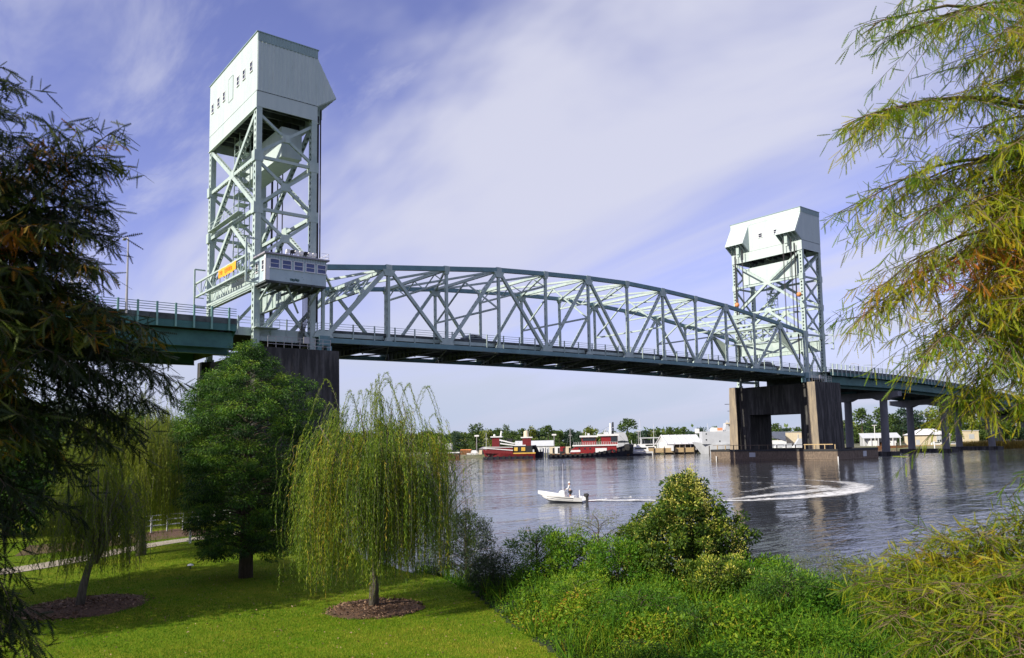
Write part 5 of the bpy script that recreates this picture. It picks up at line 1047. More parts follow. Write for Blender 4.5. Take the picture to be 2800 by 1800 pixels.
for px, py, pi, lab, w_ in [(1245, 1185, 3, None, 1.3), (1302, 1160, 5, 'tall round-headed tree standing above the far tree line near the left tug', 1.0), (1335, 1172, 2, None, 1.1), (1362, 1173, 0, None, .8), (1385, 1163, 5, 'thin tree with a tuft on top behind the red tug', .5), (1400, 1180, 0, None, 1.2), (1430, 1172, 1, None, 1.2), (1452, 1168, 6, None, 1.1), (1480, 1172, 3, None, 1), (1500, 1166, 0, None, 1.2), (1530, 1178, 1, None, 1.2), (1560, 1174, 4, None, 1.1), (1585, 1183, 3, None, 1), (1617, 1165, 2, 'bright yellow-green tree behind the large tugboat', 1.3), (1655, 1180, 6, None, 1.3), (1717, 1148, 0, 'biggest round green tree right of the large tugboat', 1.35), (1765, 1178, 4, None, 1.5), (1800, 1177, 1, None, 1.5), (1833, 1170, 0, 'round tree behind the left end of the white boathouse roof', .9), (1871, 1168, 1, 'round tree behind the right part of the white boathouse roof', 1.0), (1920, 1170, 4, None, 1.2), (1955, 1166, 1, None, 1.0), (1985, 1175, 3, None, 1.3), (2125, 1160, 0, None, 1.1), (2150, 1172, 4, None, 1.4), (2185, 1168, 1, None, 1.3), (2318, 1165, 3, None, 1.2), (2360, 1120, 0, 'tall green tree right of the second viaduct column', 1.0), (2380, 1150, 4, None, 1), (2408, 1115, 1, 'tall pale tree between the viaduct columns', .9), (2440, 1135, 0, None, 1.1), (2472, 1118, 4, 'tall dark tree between the first and second viaduct bents', 1.0), (2510, 1125, 3, None, 1.2), (2545, 1115, 2, None, 1.2), (2580, 1120, 6, None, 1.2), (2620, 1125, 0, None, 1.3), (2660, 1110, 6, None, 1.3), (2700, 1118, 1, None, 1.3), (2740, 1105, 0, None, 1.3), (2780, 1115, 4, None, 1.3), (2820, 1110, 3, None, 1.3)]:
    dep = random.uniform(345, 375); put_tree(pi, px, dep, ytop(px, py, dep)-1.2, lab, w_)
px = 900
while px < 2950:     # second, lower rank behind
    dep = random.uniform(385, 430); pyy = random.uniform(1178, 1191) if px < 2250 else random.uniform(1140, 1165)
    put_tree(random.choice([0, 1, 3, 4, 6, 0]), px, dep, ytop(px, pyy, dep)-1.2, None, 1.6); px += random.uniform(11, 20)
for px in range(60, 900, 26): put_tree(random.choice([0, 3, 4]), px, random.uniform(330, 380), random.uniform(9, 13), None, 1.4)
o = MB()   # a distant wood closing the gaps
NW = 16000; uu = rng.uniform(-420, 620, NW); vv = rng.uniform(470, 560, NW); h = 9.5+2.2*np.sin(uu*.11)+1.5*np.sin(uu*.31+1); P = CAM[:2]+uu[:, None]*RH+vv[:, None]*FH
pos = np.concatenate([P, (1+h*rng.uniform(0, 1, NW)**.6)[:, None]], 1); o = inst_mesh('distant_wood', *LEAF, pos, frames(rng.normal(size=(NW, 3)), rng.uniform(1.6, 3.4, NW), rng.uniform(1.2, 2.4, NW)), rng.uniform(.2, .8, NW), FT[0]); tag(o, 'distant wood closing the horizon behind the tree line', None, None, 'stuff')

# ---- boats and harbour; local x to the right, y away, z up from the water
def hullmesh(L, B, stern, bow, draft=-.4, sheer=.0, flip=1, n=14, rake=.12):
    """hull from x=-L/2 (stern) to L/2 (bow) ; flip=-1 puts the bow left"""
    v = []; f = []
    for i in range(n+1):
        t = i/n; x = -L/2+L*t; wdt = B/2*min(1, (1-t)*2.6)**.55 if t > .55 else B/2*(.86+.14*min(1, t*4)); top = stern+(bow-stern)*max(0, (t-.35)/.65)**1.8
        wdt = max(wdt, .02); xb = x - L*rake*max(0, (t-.6)/.4)**1.5
        v += [(flip*x, -wdt, top), (flip*xb, -wdt*.82, draft), (flip*xb, wdt*.82, draft), (flip*x, wdt, top)]
    for i in range(n):
        a = i*4; b = a+4; f += [(a, b, b+1, a+1), (a+1, b+1, b+2, a+2), (a+2, b+2, b+3, a+3), (a+3, b+3, b, a)]
    f += [(0, 1, 2, 3), (4*n+3, 4*n+2, 4*n+1, 4*n)]; m = MB(); m.v = v; m.f = f; return m
def railing(mb, x0, x1, y, z, h=.9, step=1.2):
    n = max(1, int(abs(x1-x0)/step))
    for k in range(n+1): x = x0+(x1-x0)*k/n; mb.box(x-.04, x+.04, y-.04, y+.04, z, z+h)
    for q in (.5, 1): mb.box(min(x0, x1), max(x0, x1), y-.03, y+.03, z+h*q-.04, z+h*q)
# big red and white tug
S = 274/2111.9
t = far('tugboat', 1612, 274, WL, 'large tugboat with red and white house and high black bow, right of the other tug', 'tugboat', 'moored tugboats')
hullmesh(29, 8, 1.1, 4.4, flip=1, rake=.05).build('hull', NAVY, t, smooth=False)
b = MB()
for k in range(17): x = -13.6+k*1.7; b.tube([(x, -4.2+max(0, (k-10)*.28), .9+max(0, (k-7)*.19)), (x, -3.9+max(0, (k-10)*.28), .9+max(0, (k-7)*.19))], .55, 10)
b.build('tyre_fender', RUBBER, t); b = MB(); b.tube([(13.2, -2.2, 3.2), (14.6, 0, 3.4), (13.2, 2.2, 3.2)], 1.1, 8); b.build('bow_fender', RUBBER, t)
MB().box(-14, -3.5, -3.6, 3.6, 1.1, 1.35).build('aft_deck', RUST, t)
MB().poly([(-6.8, -2.9, 1.4), (9.5, -2.9, 1.4), (9.5, -2.9, 3.9), (-4.6, -2.9, 3.9), (-6.2, -2.9, 2.8)], (0, 5.8, 0)).build('deckhouse', REDB, t)
b = MB().poly([(-6.9, -2.93, 1.9), (-3.3, -2.93, 1.9), (-3.3, -2.93, 2.6), (-6.4, -2.93, 2.6)], (0, .03, 0)).box(-5.9, 10, -3.2, 3.2, 3.9, 4.35).box(2, 6, -2.95, -2.91, 1.5, 3.1)
b.build('white_trim_band', WHITE, t)
MB().box(-2.6, 2.4, -2.2, 2.2, 4.35, 7.0).build('wheelhouse', REDB, t); MB().box(-2.4, 2.2, -2.24, 2.24, 5.7, 6.7).build('window', DGLASS, t)
MB().box(-3.3, 3.0, -2.8, 2.8, 7.0, 7.6).build('roof', WHITE, t)
MB().box(4.2, 10.0, -2.2, 2.2, 4.35, 7.3).build('upper_house', REDB, t); MB().box(7.6, 9.9, -2.24, 2.24, 5.1, 7.1).build('window', DGLASS, t); MB().box(3.0, 10.4, -2.7, 2.7, 7.3, 8.0).build('roof', WHITE, t)
b = MB(); railing(b, -5.5, 9.8, -3.1, 4.35, .95, .8); b.build('rail', WHITE, t)
MB().tube([(7.6, 0, 8), (7.7, 0, 11.8)], [.5, .35], 8).build('mast', WHITE, t); MB().tube([(8.6, .5, 8), (8.6, .5, 12.2)], .3, 8).build('exhaust_stack', DARK, t)
b = MB(); b.box(6.3, 8.9, -.1, .1, 10.2, 10.35).box(5.2, 7, -.4, .4, 8, 8.8).tube([(5.4, 0, 8), (6.0, 0, 9.8), (7, 0, 9.2)], .12, 5).tube([(-1.2, 0, 7.6), (-1.2, 0, 8.9)], .12, 5).box(-.6, .2, -.2, .2, 7.6, 8.4); b.build('radar', SHIPG, t)
b = MB()
for k in range(6): b.box(-3.9+k*1.9, -3.3+k*1.9, -2.93, -2.9, 2.7, 3.3)
tag(b.build('porthole', DGLASS, t), kind='stuff'); b = MB().tube([(12.6, 0, 4.2), (12.6, 0, 5.6)], .06, 5).tube([(7.7, 0, 11.0), (12.6, 0, 5.6)], .03, 4).tube([(7.7, 0, 11.0), (-5.5, 0, 4.6)], .03, 4).box(-10.5, -9, -1, 1, 1.3, 2.2).tube([(-12.5, -2, 1.3), (-12.5, -2, 2.4)], .12, 6); tag(b.build('rigging', DARK, t), kind='stuff')
# dark tug bow behind it
t = far('tugboat', 1697, 284, WL, 'dark tugboat bow and pale grey wheelhouse half hidden behind the large tugboat', 'tugboat', 'moored tugboats')
hullmesh(10, 6, 2.6, 4.3, flip=1, rake=.05).build('hull', RUBBER, t); MB().poly([(-3.5, -2, 3.0), (3.4, -2, 3.0), (2.4, -2, 6.8), (1.6, -2, 8.6), (-2.2, -2, 8.6), (-3.0, -2, 5)], (0, 4, 0)).build('wheelhouse', SHIPG, t)
MB().poly([(-2.3, -2.03, 5.2), (.5, -2.03, 5.6), (3.0, -2.03, 5.3), (3.0, -2.03, 4.8), (-2.3, -2.03, 4.8)], (0, .02, 0)).build('window', DGLASS, t)
MB().box(-4.2, 3, -3.2, -2.9, .2, .7).build('rusty_rubbing_strake', RUST, t)
# red tug
t = far('tugboat', 1392, 279, WL, 'red tugboat with white sloping stairs and a cream funnel, left of the large tug', 'tugboat', 'moored tugboats')
hullmesh(19, 6.5, 1.6, 3.4, flip=-1, rake=.06).build('hull', RED, t); MB().box(-9, 8.8, -3.4, -3.15, -.2, .7).build('rubbing_strake', NAVY, t)
b = MB()
for k in range(8): x = -8+k*2.1; b.tube([(x, -3.6, .45), (x, -3.3, .45)], .55, 10)
b.build('tyre_fender', RUBBER, t)
MB().poly([(-8.8, -2.9, 2.0), (1.5, -2.9, 1.6), (1.5, -2.9, 4.1), (-4.6, -2.9, 4.3), (-7.6, -2.9, 3.6)], (0, 5.4, 0)).build('deckhouse', RED, t)
MB().box(1.5, 9.6, -2.7, 2.7, 1.5, 2.0).box(2, 3.3, -2.75, -2.6, 2.6, 3.9).box(4.6, 6, -2.75, -2.6, 2.6, 3.9).build('aft_locker', YEL, t); MB().box(1.6, 8.5, -2.5, 2.5, 2.0, 4.4).build('aft_deckhouse', DARK, t)
b = MB().bar((-9.0, -3.1, 3.9), (1.6, -3.1, 2.9), .1, .3).bar((-8.6, -3.1, 4.2), (1.6, -3.1, 4.0), .1, .22)
b.poly([(-3.0, -2.6, 5.2), (2.5, -2.6, 4.4), (6.2, -2.6, 4.4), (6.2, -2.6, 4.75), (2.5, -2.6, 4.8), (-3.0, -2.6, 5.6)], (0, 5, 0)).poly([(-3.2, -2.5, 6.4), (1.6, -2.5, 5.2), (3.4, -2.5, 5.4), (3.4, -2.5, 5.7), (1.6, -2.5, 5.6), (-3.2, -2.5, 6.9)], (0, 4.5, 0)); b.build('white_trim_band', WHITE, t)
MB().box(-5.9, -3.3, -2.1, 2.1, 4.2, 7.6).build('wheelhouse', RED, t); MB().box(-6.4, -2.2, -2.5, 2.5, 7.6, 8.0).build('roof', WHITE, t); b = MB(); b.ball((-5.2, 0, 8.4), .4, 8); b.tube([(-2.9, 0, 8), (-2.6, 0, 9.9)], .3, 6); b.build('radar', WHITE, t)
MB().box(5.0, 8.0, -2, 2, 4.4, 7.2).build('funnel_house', RED, t); MB().box(4.4, 8.6, -2.2, 2.2, 7.2, 7.6).build('roof', WHITE, t); MB().tube([(6.3, 0, 7.6), (6.3, 0, 9.2), (6.0, 0, 9.8)], [.95, .9, .7], 10).build('funnel', CREAM, t)
b = MB(); b.bar((-1.8, 0, 7.4), (4.2, 0, 6.2), .15, .15).bar((-1.8, 0, 7.4), (-.2, 0, 4.8), .15, .15).box(-.5, 1.2, -.4, .4, 5.6, 7.0); b.build('boat_davit', DARK, t)
# barge right of it
t = far('work_barge', 1452, 283, WL, 'black barge hull moored at the stern of the red tug', 'barge'); hullmesh(9, 5, 1.9, 2.2, flip=1, rake=.02).build('hull', NAVY, t); MB().tube([(-1.6, -1.8, 1.9), (-1.6, -1.8, 3.6), (1.6, -1.8, 3.8), (2.2, -1.8, 1.9)], .9, 8).build('rubber_bumper', RUBBER, t)
b = MB()
for x in (4.6, 6.2): b.tube([(x, 0, -1), (x, 0, 3.4)], .22, 7)
tag(b.build('dolphin_piles', SHIPG, t), None)
# left small tug behind the willow
t = far('tugboat', 1213, 286, WL, 'small rusty-red tugboat seen through the right side of the central willow', 'tugboat', 'moored tugboats')
hullmesh(12, 5, 2.2, 2.9, flip=-1).build('hull', RUST, t); MB().box(-4.6, -1.2, -2, 2, 2.4, 5.6).build('wheelhouse', RED, t); MB().box(-5.2, -.4, -2.4, 2.4, 5.6, 6.0).build('roof', WHITE, t); MB().tube([(-1.6, 0, 6), (-1.6, 0, 8.4)], .55, 8).build('funnel', CREAM, t); MB().poly([(1.1, -1.5, 3.6), (3.2, -1.5, 3.4), (3.2, -1.5, 5.8), (.8, -1.5, 5.9)], (0, 3, 0)).build('deck_locker', WHITE, t); MB().box(-6, 6.2, -2.6, -2.4, 2.2, 2.6).build('rail', WHITE, t)
# orange excavator-like plant and clutter on the left bank
t = far('orange_container', 1272, 306, 1.4, 'rusty work container with an orange roof on the bank between the two left tugs', 'container'); MB().box(-1.8, 2.4, -1.3, 1.3, 0, 2.0).build('wall', RUST, t); MB().box(-1.9, 2.5, -1.4, 1.4, 2.0, 2.3).build('roof', ORB, t)
for k, (px, w_, h, mt, l) in enumerate(((1298, 5, 2.2, WHITE, 'white boat under a cover on the left bank below the lamp post'), (1322, 3, 3.2, CREAM, 'cream cabin on the bank at the bow of the red tug'))):
    t = far('small_boat' if k == 0 else 'site_cabin', px, 303, 1.3, l, 'boat' if k == 0 else 'cabin')
    if k == 0: hullmesh(w_*1.2, 2.4, .9, 1.3, draft=0).build('hull', mt, t); MB().poly([(-1.5, -1, .9), (1.4, -1, .9), (.6, -1, 2.0), (-1.0, -1, 2.0)], (0, 2, 0)).build('cabin', mt, t)
    else: MB().box(-1.5, 1.5, -1.5, 1.5, 0, 2.4).build('wall', mt, t); MB().poly([(-1.8, -1.8, 2.4), (1.8, -1.8, 2.4), (0, -1.8, 3.3)], (0, 3.6, 0)).build('roof', ROOFM, t); MB().box(-.4, .5, -1.54, -1.5, .1, 2.0).build('door', DARK, t)
for px, py0, l in ((1304, 1193, 'lamp post on the left bank in front of the tall round tree'), (1516, 1190, 'lamp post on the far bank left of the large tugboat'), (1747, 1179, 'lamp post on the far bank left of the yachts'), (2394, 1163, 'white lamp post between the viaduct columns')):
    t = far('street_lamp', px, 312, 1.3, l, 'street lamp', 'lamp posts on the far bank'); h = ytop(px, py0, 312)-1.3; MB().tube([(0, 0, 0), (0, 0, h)], .14, 6).build('pole', WHITE if px > 2000 else GALV, t); MB().box(-.9, .9, -.2, .2, h-.15, h+.45 if px < 1600 else h+.1).build('lamp_head', WHITE, t)
# sheds and containers
def gable(t, w_, d, h, hr, wm_, rm, ridge_x=True, ov=.4):
    MB().box(-w_/2, w_/2, -d/2, d/2, 0, h).build('wall', wm_, t)
    if ridge_x:
        r = MB(); r.poly([(-w_/2-ov, -d/2-ov, h-.1), (-w_/2-ov, 0, hr), (-w_/2-ov, 0, hr+.2), (-w_/2-ov, -d/2-ov, h+.1)], (w_+2*ov, 0, 0)); r.poly([(-w_/2-ov, d/2+ov, h-.1), (-w_/2-ov, 0, hr), (-w_/2-ov, 0, hr+.2), (-w_/2-ov, d/2+ov, h+.1)], (w_+2*ov, 0, 0)); r.build('roof', rm, t)
        for x in (-w_/2, w_/2-.1): MB().poly([(x, -d/2, h), (x, d/2, h), (x, 0, hr)], (.1, 0, 0)).build('gable_end', wm_, t)
t = far('long_shed', 1462, 318, 1.4, 'long low white shed with grey roof behind the red tug and barge', 'shed'); gable(t, 15, 7, 3.0, 5.0, WHITE, SHIPG)
b = MB()
for k in range(5): b.box(-7+k*3, -5.6+k*3, -3.54, -3.5, .2, 2.4)
b.build('door', SHIPG, t)
for k, (px, mt, l) in enumerate(((1510, CREAM, 'cream container at the left end of the container row'), (1524, WHITE, 'white container second in the container row'), (1538, REDB, 'red-topped container in the middle of the row'), (1554, CREAM, 'last cream container beside the large tug'))):
    t = far('shipping_container', px, 305, 1.3, l, 'container', 'containers left of the large tugboat'); MB().box(-1.0, 1.0, -1.2, 1.2, 0, 2.7).build('wall', mt, t); MB().box(.2, .9, -1.24, -1.2, .2, 2.3).build('door', DARK, t)
# dock and boathouse
t = far('timber_dock', 1826, 300, WL, 'new pale timber dock wall in front of the white boathouse', 'dock'); b = MB()
for k in range(66): x = -9.4+k*.3; b.box(x, x+.27, -.1, 0, .6, 2.35)
tag(b.build('plank', WOOD, t), None, None, None, 'stuff'); MB().box(-9.4, 10.5, 0, 6, 1.9, 2.15).build('deck', WOOD, t)
for k in range(6): x = -9.2+k*3.9; MB().tube([(x, -.3, -1), (x, -.3, 2.9)], .2, 7).build('pile', BARK if k else WOOD, t)
MB().box(-9.4, 10.5, -.3, -.1, .35, .6).build('wale', DARK, t)
t = far('boathouse', 1848, 309, 1.6, 'white boathouse with a ribbed pale metal roof and open side', 'boathouse', None, R_(22))
MB().box(-6.3, -5.9, -4.2, 4.2, 0, 2.8).build('gable_wall', SHIPG, t); MB().poly([(-6.3, -4.2, 2.8), (-6.3, 4.2, 2.8), (-6.3, 0, 6.0)], (.3, 0, 0)).build('gable_end', SHIPG, t); MB().box(-6.36, -6.3, -1.7, 1.5, 0, 3.1).build('door', WHITE, t)
r = MB()
for s in (-1, 1): r.poly([(-6.8, s*4.8, 2.4), (-6.8, 0, 6.0), (-6.8, 0, 6.2), (-6.8, s*4.8, 2.6)], (16.5, 0, 0))
r.build('roof', TRIM, t); r = MB()
for k in range(6): x = -6.6+k*3.2; r.poly([(x, -4.8, 2.62), (x, 0, 6.22), (x, 0, 6.4), (x, -4.8, 2.8)], (.28, 0, 0))
r.build('roof_rib', SHIPG, t)
for k in range(7): x = -5.8+k*2.5; MB().box(x, x+.25, -4.3, -4.1, 0, 2.7).build('post', TRIM, t)
MB().box(-5.9, 9.5, -3.9, 4, .0, 2.3).build('inner_wall', DARK, t)
MB().box(-6.32, -6.2, -9, -4.2, 0, 2.2).build('side_wall', SHIPG, t)
# yachts
def yacht(px, dep, L, label, rz=0, fly=True, mt=None):
    t = far('yacht', px, dep, WL, label, 'yacht', 'white yachts at the far bank', rz); hullmesh(L, L*.3, 1.3, 2.1, flip=-1).build('hull', mt or WHITE, t)
    MB().poly([(-L*.25, -L*.11, 1.5), (L*.35, -L*.11, 1.4), (L*.33, -L*.11, 3.2), (-L*.12, -L*.11, 3.2)], (0, L*.22, 0)).build('cabin', WHITE, t)
    MB().poly([(-L*.14, -L*.113, 2.2), (L*.28, -L*.113, 2.2), (L*.27, -L*.113, 2.8), (-L*.09, -L*.113, 2.8)], (0, L*.226, 0)).build('window', DGLASS, t)
    if fly: MB().poly([(-L*.06, -L*.08, 3.2), (L*.25, -L*.08, 3.2), (L*.25, -L*.08, 4.1), (0, -L*.08, 4.1)], (0, L*.16, 0)).build('flybridge', WHITE, t); MB().tube([(L*.1, 0, 4), (L*.08, 0, 5.6)], .08, 5).build('mast', WHITE, t)
yacht(1745, 290, 11, 'large white yacht nearest the tugboats, dark windows'); yacht(1772, 302, 9, 'smaller white yacht behind the large one, beside the timber dock', fly=False); yacht(1722, 303, 10, 'white yacht half hidden by the tugboat bow', .2)
MB_ = MB().box(0, 0, 0, 0, 0, 0)
t = far('floating_pontoon', 1737, 284, WL, 'dark floating pontoon under the white yachts', 'pontoon'); MB().box(-5.5, 6, -1.5, 1.5, -.3, .75).build('deck', NAVY, t)
t = far('boat_shelter', 1786, 312, 1.4, 'blue-grey two-storey boat shelter behind the yachts', 'shelter'); 
for x in (-5, -.2, 4.6): MB().box(x, x+.4, -2, 2, 0, 5.2).build('post', SHIPG, t)
MB().box(-5.2, 5.2, -2.2, 2.2, 5.2, 5.6).build('roof', SHIPG, t); MB().box(-5, 5, -1.6, 2, 3.0, 4.6).build('window', DGLASS, t); MB().box(-5.1, 5.1, -2.0, 2, 2.7, 3.0).build('floor_beam', TRIM, t)
t = far('water_tank', 1908, 318, 1.4, 'white box tank on a pole above the boathouse roof', 'water tank'); h = ytop(1908, 1185, 318)-1.4; MB().tube([(0, 0, 0), (0, 0, h)], .2, 6).build('pole', SHIPG, t); MB().box(-.8, .8, -.8, .8, h, h+1.9).build('tank', WHITE, t)
# piles, masts and fittings that clutter the far bank
for k, (px, dp, h, mt, l) in enumerate([(1343, 285, 3.0, RUST, 'brown mooring pile off the bow of the red tugboat'), (1428, 286, 2.6, BARK, 'dark mooring pile at the stern of the red tugboat'), (1478, 284, 2.8, BARK, 'dark mooring pile between the barge and the large tugboat'), (1492, 284, 3.4, SHIPG, 'grey mooring pile at the stern of the large tugboat'), (1728, 286, 3.0, BARK, 'dark mooring pile at the bow of the dark tugboat'), (1753, 292, 3.6, TRIM, 'pale mooring pile between the white yachts'), (1764, 293, 3.2, BARK, 'dark mooring pile left of the timber dock'), (1940, 287, 3.0, BARK, 'dark mooring pile beside the grey ship'), (2452, 296, 2.6, BARK, 'dark mooring pile under the first viaduct bent'), (2556, 296, 2.8, TRIM, 'pale mooring pile near the second viaduct bent')]):
    t = far('mooring_pile', px, dp, WL, l, 'pile', 'mooring piles of the far bank'); MB().tube([(0, 0, -1.5), (0, 0, h)], [.22, .18], 7).build('post', mt, t); MB().tube([(0, 0, h), (0, 0, h+.12)], .24, 7).build('cap', TRIM, t)
for px, dp, h, l in ((1752, 303, 13, 'thin white sailboat mast behind the yachts'), (1789, 306, 11, 'thin white mast rising beside the boat shelter'), (1330, 306, 9, 'thin pole behind the bow of the red tugboat'), (1560, 308, 10, 'thin pole behind the stern of the large tugboat')):
    t = far('mast', px, dp, WL+.8, l, 'mast', 'thin masts of the far bank'); MB().tube([(0, 0, 0), (0, 0, h)], [.09, .05], 5).build('pole', TRIM, t); MB().box(-.8, .8, -.04, .04, h*.72, h*.72+.08).build('spreader', TRIM, t)
    m_ = MB()
    for s in (-1, 1): m_.tube([(0, 0, h), (s*2.2, 0, 0)], .02, 3)
    tag(m_.build('stay', SHIPG, t), kind='stuff')
# grey ship
t = far('patrol_ship', 1965, 292, WL, 'pale grey naval-style ship moored left of the tan pier face', 'ship'); hullmesh(30, 8, 3.2, 4.6, flip=-1).build('hull', SHIPG, t)
t.location.x += 5*math.cos(RZ); t.location.y += 5*math.sin(RZ)
MB().poly([(-11.5, -3, 3.6), (8, -3, 3.4), (8, -3, 8.3), (-11.5, -3, 8.3)], (0, 6, 0)).build('superstructure', SHIPG, t); MB().poly([(-2.8, -2.6, 8.3), (6, -2.6, 8.3), (6, -2.6, 11.4), (-2.2, -2.6, 11.4)], (0, 5.2, 0)).build('bridge_deck', SHIPG, t)
MB().box(-2.6, 4.5, -2.85, -2.6, 11.0, 11.5).build('bridge_brow', CREAM, t); b = MB()
for k in range(5): b.box(-1.4+k*1.05, -.75+k*1.05, -2.64, -2.6, 10.1, 10.75)
b.build('window', DGLASS, t); b = MB()
for x, z in ((-10, 7.4), (-10, 5.2), (-5, 4.6), (2, 7.8), (2, 5.6)): b.tube([(x, -3.04, z), (x, -2.99, z)], .3, 8)
b.build('porthole', DGLASS, t)
b = MB(); b.tube([(.4, 0, 11.4), (0, 0, 22)], [.3, .08], 6).box(-2.0, 1.8, -.1, .1, 18.4, 18.6).box(-1.0, 1.2, -.1, .1, 15.8, 16.0).bar((1.6, 0, 11.4), (.3, 0, 16), .1, .1).box(1.9, 2.3, -.1, .1, 17.2, 17.8); b.build('mast', DARK, t)
b = MB(); b.ball((4.8, 0, 13.2), .9, 10); b.ball((2.9, 0, 12.1), .6, 8); b.ball((4.4, -1, 12), .5, 8); b.build('radome', WHITE, t)
MB().poly([(-8, -2, 8.3), (-3.6, -2, 8.3), (-3.6, -2, 9.6), (-7.4, -2, 9.8), (-8, -2, 9.2)], (0, 2, 0)).build('lifeboat', WHITE, t); MB().box(-5.6, -3.6, -2.04, -2.0, 8.6, 9.6).build('lifeboat_cover', ORB, t)
b = MB(); b.box(-1.6, -1.1, -.3, .3, 11.5, 12.4).box(-.6, 0, -.3, .3, 11.5, 12.2).box(1.5, 2.1, -.3, .3, 11.5, 12.5).tube([(-8.6, 0, 8.3), (-8.8, 0, 11.4)], .1, 5); railing(b, -11, -3, -2.9, 8.3, .9, 1.2); b.build('deck_fittings', SHIPG, t)
# buildings seen through the pier and under the viaduct
t = far('warehouse', 2172, 330, 1.4, 'cream warehouse with a large dark doorway seen through the farther pier', 'warehouse'); b = MB().box(-5.6, 9, -6, 6, 0, 6.6); b.build('wall', CREAM, t); MB().box(3.2, 8.4, -6.06, -6, 0, 4.6).build('door', DARK, t); MB().box(3.0, 8.6, -6.2, -6.06, 4.6, 5.2).build('door_lintel', SHIPG, t); MB().box(-5.8, 9.2, -6.2, 6.2, 6.6, 6.75).build('roof', TRIM, t)
MB().box(-.3, .1, -6.1, -6.0, 0, 5.6).build('drainpipe', SHIPG, t); MB().box(3.8, 5.2, -5, -3.5, 6.75, 7.6).build('roof_unit', WHITE, t)
t = far('grey_roofed_house', 2124, 322, 1.4, 'white building with a steep slate-grey roof beside the cream warehouse', 'building'); MB().box(-5, 3.0, -4, 4, 0, 3.4).build('wall', WHITE, t); MB().poly([(-5, -4.3, 6.9), (2.6, -4.3, 6.9), (2.6, -4.3, 3.0), (-1.5, -4.3, 4.4)], (0, 6, 0)).build('roof', mat('slate_roof', (.14, .16, .22), .6, .1, 1), t); MB().box(-3, 5, -4.6, -4.35, .4, 1.9).build('low_wall', SHIPG, t)
for k, (px, l) in enumerate(((2128, 'white boat bow behind the pier fender, left in the opening'), (2150, 'white boat in the middle of the pier opening'), (2180, 'white boat with a raised cabin at the right of the pier opening'))):
    t = far('motor_yacht', px, 296, WL, l, 'boat', 'white boats behind the farther pier'); hullmesh(6, 2.6, 1.7, 2.2, flip=-1).build('hull', WHITE, t); MB().poly([(-1.5, -1, 1.8), (1.8, -1, 1.8), (1.6, -1, 3.0 if k < 2 else 5.0), (-.4 if k < 2 else .6, -1, 3.0 if k < 2 else 5.0)], (0, 2, 0)).build('cabin', SHIPG, t)
t = far('open_boat_shed', 2398, 322, 1.4, 'long open boat shed with a pale grey roof behind the first viaduct bent', 'shed'); MB().poly([(-7.4, -4, 3.4), (8.6, -4, 3.4), (8.6, 0, 5.4), (-7.4, 0, 5.4)], (0, 0, .15)).build('roof', SHIPG, t)
for k in range(6): x = -7+k*3.0; MB().box(x, x+.25, -4, -3.75, 0, 3.4).build('post', TRIM, t)
MB().box(-7, 8.4, -.2, 0, 0, 5.2).build('wall', SHIPG, t); MB().box(-4.5, -1.2, -3.6, -1, 0, 2.4).build('stored_boat', WHITE, t); MB().box(1.0, 3.6, -3.6, -1, 0, 1.8).build('stored_crate', RUST, t); MB().box(4.0, 6.6, -3.6, -1, 0, 2.2).build('stored_van', WHITE, t)
t = far('office_building', 2536, 322, 1.4, 'cream building with a white hipped roof between the viaduct bents', 'building'); b = MB(); b.box(-7.6, 7.6, -4, 4, 0, 4.4); b.build('wall', CREAM, t)
h = MB(); h.v = [(-8.2, -4.6, 4.4), (8.2, -4.6, 4.4), (8.2, 4.6, 4.4), (-8.2, 4.6, 4.4), (-2.6, 0, 6.9), (2.6, 0, 6.9)]; h.f = [(0, 1, 5, 4), (1, 2, 5), (2, 3, 4, 5), (3, 0, 4), (3, 2, 1, 0)]; h.build('roof', TRIM, t)
MB().box(2.0, 7.4, -4.1, -4.0, .2, 4.0).build('grey_cladding', SHIPG, t)
for k in range(5): MB().box(2.3+k, 2.9+k, -4.16, -4.1, 1.4, 2.2).build('window', DGLASS, t)
MB().box(-6.5, -5, -4.05, -4, 0, 2.4).build('door', SHIPG, t)
b = MB(); railing(b, -7, 7.5, -5.6, 0, 1.2, 1.5); b.build('rail', TRIM, t)
for px, w_, h_, l in ((2584, 1.6, 3.8, 'small cream hut right of the hip-roofed building'), (2650, 3.2, 5.6, 'small cream building with a window at the edge of the marsh')):
    t = far('hut', px, 322, 1.5, l, 'hut'); MB().box(-w_, w_, -2, 2, 0, h_).build('wall', CREAM, t); MB().box(-w_-.2, w_+.2, -2.2, 2.2, h_, h_+.2).build('roof', TRIM, t); MB().box(-w_*.3, w_*.4, -2.05, -2, h_*.4, h_*.75).build('window', SHIPG, t)
cars = [(2562, WHITE), (2604, SHIPG), (2628, WHITE), (2752, SHIPG), (2790, WHITE)]
for k, (px, mt) in enumerate(cars):
    t = far('parked_car', px, 313, 1.35, ('white car parked near the hip-roofed building', 'grey car parked between the second bent columns', 'white car parked by the small hut', 'grey car parked beyond the marsh under the viaduct', 'white car parked at the right end of the far bank')[k], 'car', 'cars parked on the far bank')
    MB().poly([(-2.2, -.9, .3), (2.2, -.9, .3), (2.2, -.9, .9), (1.3, -.9, 1.0), (.7, -.9, 1.5), (-1.3, -.9, 1.5), (-2.1, -.9, 1.0)], (0, 1.8, 0)).build('body', mt, t); MB().box(-1.3, .9, -.92, .92, 1.02, 1.36).build('window', DGLASS, t)
    for x in (-1.4, 1.4): MB().tube([(x, -.93, .33), (x, .93, .33)], .33, 10).build('wheel', RUBBER, t)
